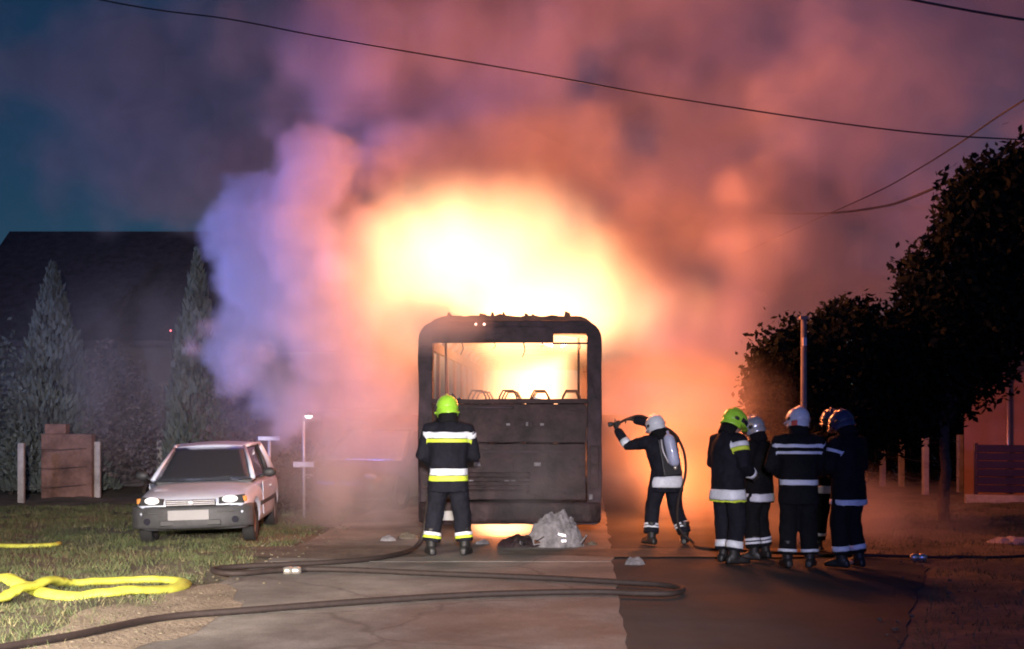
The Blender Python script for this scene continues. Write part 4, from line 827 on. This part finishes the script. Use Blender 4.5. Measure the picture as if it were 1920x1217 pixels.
class Field:
    def __init__(s, g):
        s.g = g; s.p = g.nodes.new('GeometryNodeInputPosition').outputs[0]
        sep = g.nodes.new('ShaderNodeSeparateXYZ'); g.links.new(s.p, sep.inputs[0]); s.x, s.y, s.z = [F(g, sep.outputs[i]) for i in range(3)]
    def vm(s, op, a, b, c=None):
        n = s.g.nodes.new('ShaderNodeVectorMath'); n.operation = op
        for i, v in enumerate((a, b, c)):
            if v is None: continue
            if isinstance(v, (tuple, list)): n.inputs[i].default_value = v
            else: s.g.links.new(v, n.inputs[i])
        return n
    def noise(s, scale, detail=3, rough=.5, off=(0, 0, 0), sc3=(1, 1, 1), p=None, vec=False):
        n = s.g.nodes.new('ShaderNodeTexNoise'); n.inputs['Scale'].default_value = scale; n.inputs['Detail'].default_value = detail; n.inputs['Roughness'].default_value = rough
        s.g.links.new(s.vm('MULTIPLY_ADD', p or s.p, sc3, off).outputs[0], n.inputs['Vector'])
        return n.outputs['Color'] if vec else F(s.g, n.outputs[0])
    def voro(s, scale, off=(0, 0, 0), p=None, smooth=.3):
        n = s.g.nodes.new('ShaderNodeTexVoronoi'); n.feature = 'SMOOTH_F1'; n.inputs['Scale'].default_value = scale; n.inputs['Smoothness'].default_value = smooth
        s.g.links.new(s.vm('ADD', p or s.p, off).outputs[0], n.inputs['Vector']); return F(s.g, n.outputs['Distance'])
    def distort(s, scale, amt, detail=2):
        c = s.noise(scale, detail, vec=True); a = s.vm('SUBTRACT', c, (.5, .5, .5)); return s.vm('MULTIPLY_ADD', a.outputs[0], (amt,) * 3, s.p).outputs[0]
    def ball(s, c, r, p=None):       # signed depth in metres, positive inside
        if not hasattr(r, '__len__'): r = (r,) * 3
        a = s.vm('SUBTRACT', p or s.p, tuple(c)); b = s.vm('DIVIDE', a.outputs[0], tuple(r)); l = s.g.nodes.new('ShaderNodeVectorMath'); l.operation = 'LENGTH'; s.g.links.new(b.outputs[0], l.inputs[0])
        return (F(s.g, l.outputs['Value']) * -1.0 + 1.0) * min(r)
    def box(s, lo, hi):              # signed depth
        d = None
        for ax, a, b in ((s.x, lo[0], hi[0]), (s.y, lo[1], hi[1]), (s.z, lo[2], hi[2])):
            e = (ax - a).mn(b - ax); d = e if d is None else d.mn(e)
        return d
def volume(name, lo, hi, vox, fn, m, label):
    g = bpy.data.node_groups.new(name, 'GeometryNodeTree'); g.interface.new_socket('Geometry', in_out='OUTPUT', socket_type='NodeSocketGeometry')
    out = g.nodes.new('NodeGroupOutput'); vc = g.nodes.new('GeometryNodeVolumeCube'); vc.inputs['Min'].default_value = lo; vc.inputs['Max'].default_value = hi
    for i, a in enumerate('XYZ'): vc.inputs['Resolution ' + a].default_value = int((hi[i] - lo[i]) / vox)
    g.links.new(fn(Field(g)).k, vc.inputs['Density']); sm = g.nodes.new('GeometryNodeSetMaterial'); sm.inputs['Material'].default_value = m
    g.links.new(vc.outputs[0], sm.inputs[0]); g.links.new(sm.outputs[0], out.inputs[0])
    me = bpy.data.meshes.new(name); o = bpy.data.objects.new(name, me); col.objects.link(o); o.modifiers.new('field', 'NODES').node_group = g; me.materials.append(m)
    return tag(o, label, name, kind='stuff')
def volmat(name, dens, c, aniso=0, ecol=None, estr=0):
    m = bpy.data.materials.new(name); m.use_nodes = True; t = m.node_tree; t.nodes.clear(); o = t.nodes.new('ShaderNodeOutputMaterial'); v = t.nodes.new('ShaderNodeVolumePrincipled')
    v.inputs['Color'].default_value = (*c, 1); v.inputs['Density'].default_value = dens; v.inputs['Anisotropy'].default_value = aniso
    if ecol:
        a = t.nodes.new('ShaderNodeAttribute'); a.attribute_name = 'density'; mm = t.nodes.new('ShaderNodeMath'); mm.operation = 'MULTIPLY'; mm.inputs[1].default_value = estr
        t.links.new(a.outputs['Fac'], mm.inputs[0]); t.links.new(mm.outputs[0], v.inputs['Emission Strength']); v.inputs['Emission Color'].default_value = (*ecol, 1)
    t.links.new(v.outputs[0], o.inputs['Volume']); return m
# puffs: centre, radii
PUFF = [((-3.5, 20.6, 4.0), 1.5), ((-4.1, 20.3, 3.05), .95), ((-3.05, 20.8, 5.5), .95), ((-2.6, 21, 2.6), 1.25), ((-2.5, 21.6, 4.2), 1.5), ((-3.2, 23.6, 4.2), (1.3, 2.0, 2.6)),  # last puff added out of sight to keep firelight off the left house
        ((0, 24.2, 6.6), (3.2, 2.2, 1.7)), ((-1.5, 24, 8.9), (4, 2.5, 2.5)), ((3.4, 24.6, 5.6), (3.0, 2.2, 3.2)), ((6.3, 22.6, 7.4), (2.6, 1.8, 2.3)), ((10, 23, 8.2), (4, 2.0, 3.2)), ((8.6, 24.6, 5.0), (3.6, 1.8, 2.6)),
        ((2.9, 22.6, 1.8), (1.8, 2.6, 2.4)), ((5.2, 25, 4.2), (3.2, 1.8, 2.8)), ((-7.5, 28, 9.2), (5, 2, 2)), ((-6.8, 27.6, 7.4), (4.6, 1.8, 2.0)), ((3, 23.5, 10.6), (8, 2.6, 2.3)), ((3.2, 20.6, .7), (1.6, 2.0, 1.1)), ((3.7, 20.8, 3.0), (.9, 1.9, 2.4)), ((4.6, 25.6, 8.6), (4.5, 2, 2.4)), ((9.5, 25, 11), (5, 2, 2.5)), ((7.2, 25.6, 6.6), (2.6, 1.6, 2)), ((6.4, 26.6, 5.4), (3.6, 2.4, 3.2))]
THIN = [((-2.4, 19.6, 1.0), (1.6, 2.6, 1.7), 1.7), ((2.7, 18.8, 1.2), (1.8, 2.0, 1.7), .9), ((-1.05, 16.2, 2.85), (.9, .5, .5), 5.0), ((.3, 16.15, 1.0), (1.4, .4, 1.1), .7), ((-4.3, 21.8, 1.8), (1.3, 1.5, 1.3), .45), ((4.4, 17.0, .3), (2.3, 1.5, .75), 1.0), ((-7.0, 25.6, 2.4), (4.0, 2.4, 2.6), .38), ((-.75, 17.0, 2.2), (.75, .42, .7), 4.0)]
def smoke(f):
    p = f.distort(.35, 1.1); S = None
    for c, r in PUFF:
        b = f.ball(c, r, p); S = b if S is None else S.smax(b, .5)
    v = f.voro(.75, p=p); v2 = f.voro(1.7, (3, 1, 7), p=p); v3 = f.voro(3.6, (8, 2, 1), p=p); n = f.noise(.5, 4, .55)
    S = S + (0.55 - v) * 1.2 + (0.5 - v2) * .55 + (0.5 - v3) * .2 + (n - .5) * .9
    soft = f.x.ss(-3.0, 1.0).mx(f.z.ss(6.0, 7.5)).mx(f.y.ss(22.8, 24.5))
    thick = (2.2 - f.x.ss(-3.2, -1.5) * 1.2 - f.x.ss(.5, 4.0) * .42) * (1.0 - f.x.m('MULTIPLY', -1.0).ss(2.5, 6.0) * f.z.ss(6.0, 7.5) * .5)
    d = S.ss(0.0, soft * 1.1 + .15) * thick * (f.noise(.8, 4, .6, (5, 2, 9)).ss(.25, .75) * .9 + .25)
    T = None; q = f.distort(.9, .7)
    for c, r, a in THIN:
        b = f.ball(c, r, q); k = b.ss(0, min(r) * .9) * a; T = k if T is None else T.mx(k)
    wisp = f.noise(1.3, 4, .6, (1, 8, 2), (1, 1, .6)).ss(.3, .75)
    clear = 1.0 - f.box((-1.0, 17.7, .8), (1.05, 27.2, 2.9)).ss(0, .12) * .93     # the burning saloon is full of flame, not smoke
    hollow = 1.0 - f.ball((2.9, 20.4, 6.3), 1.5).ss(0, .9) * .96                  # smoke cleared round the added upper lamp so no bright spot shows
    return (d * hollow + T * wisp) * clear
def flames(f):
    p = f.distort(.8, .9)
    a = f.ball((-.5, 19.2, 4.05), (1.4, 1.2, .92), p).smax(f.ball((.7, 19.4, 3.45), (.9, 1.1, .7), p), .3).smax(f.ball((-1.0, 19.2, 3.4), (.85, 1.0, .62), p), .3).smax(f.ball((.1, 19.4, 3.2), (1.3, 1.6, .5), p), .3)
    n = f.noise(1.1, 5, .6, (0, 0, 0), (1, 1, .7)); up = (a + (n - .5) * 1.0).ss(-.6, 1.05)
    inside = f.box((-1.05, 17.6, 1.2), (1.1, 27, 2.85)).ss(0, .5) * (f.noise(1.4, 3, .5, (2, 2, 2)).ss(.25, .7) * .30 + .07) * (f.x.ss(-1.0, .9) * 1.1 + .05)
    slot = f.ball((.78, 17.05, 2.66), (.5, .3, .2)).ss(0, .1) * 1.3
    under = f.ball((-.1, 17.8, .10), (.62, .8, .22), f.distort(2.5, .2)).ss(0, .12) * 1.6
    side = (f.ball((2.3, 20.8, .8), (.7, 1.6, .8), p) + (n - .5) * .9).ss(-.1, .8) * .10
    return up.mx(inside).mx(under).mx(side).mx(slot)
volume('smoke', (-12.5, 15.3, -.05), (14.5, 30.5, 12.5), .12, smoke, volmat('smoke', 1.15, (.82, .77, .79), .1), 'huge billowing smoke cloud rising from the bus, orange by the fire and blue at left')
volume('flames', (-3.6, 16.9, .0), (3.6, 27.2, 6.2), .11, flames, volmat('flames', .02, (1, 1, 1), 0, (1, .46, .2), 2.7), 'white-hot flames above, inside and under the burning bus')
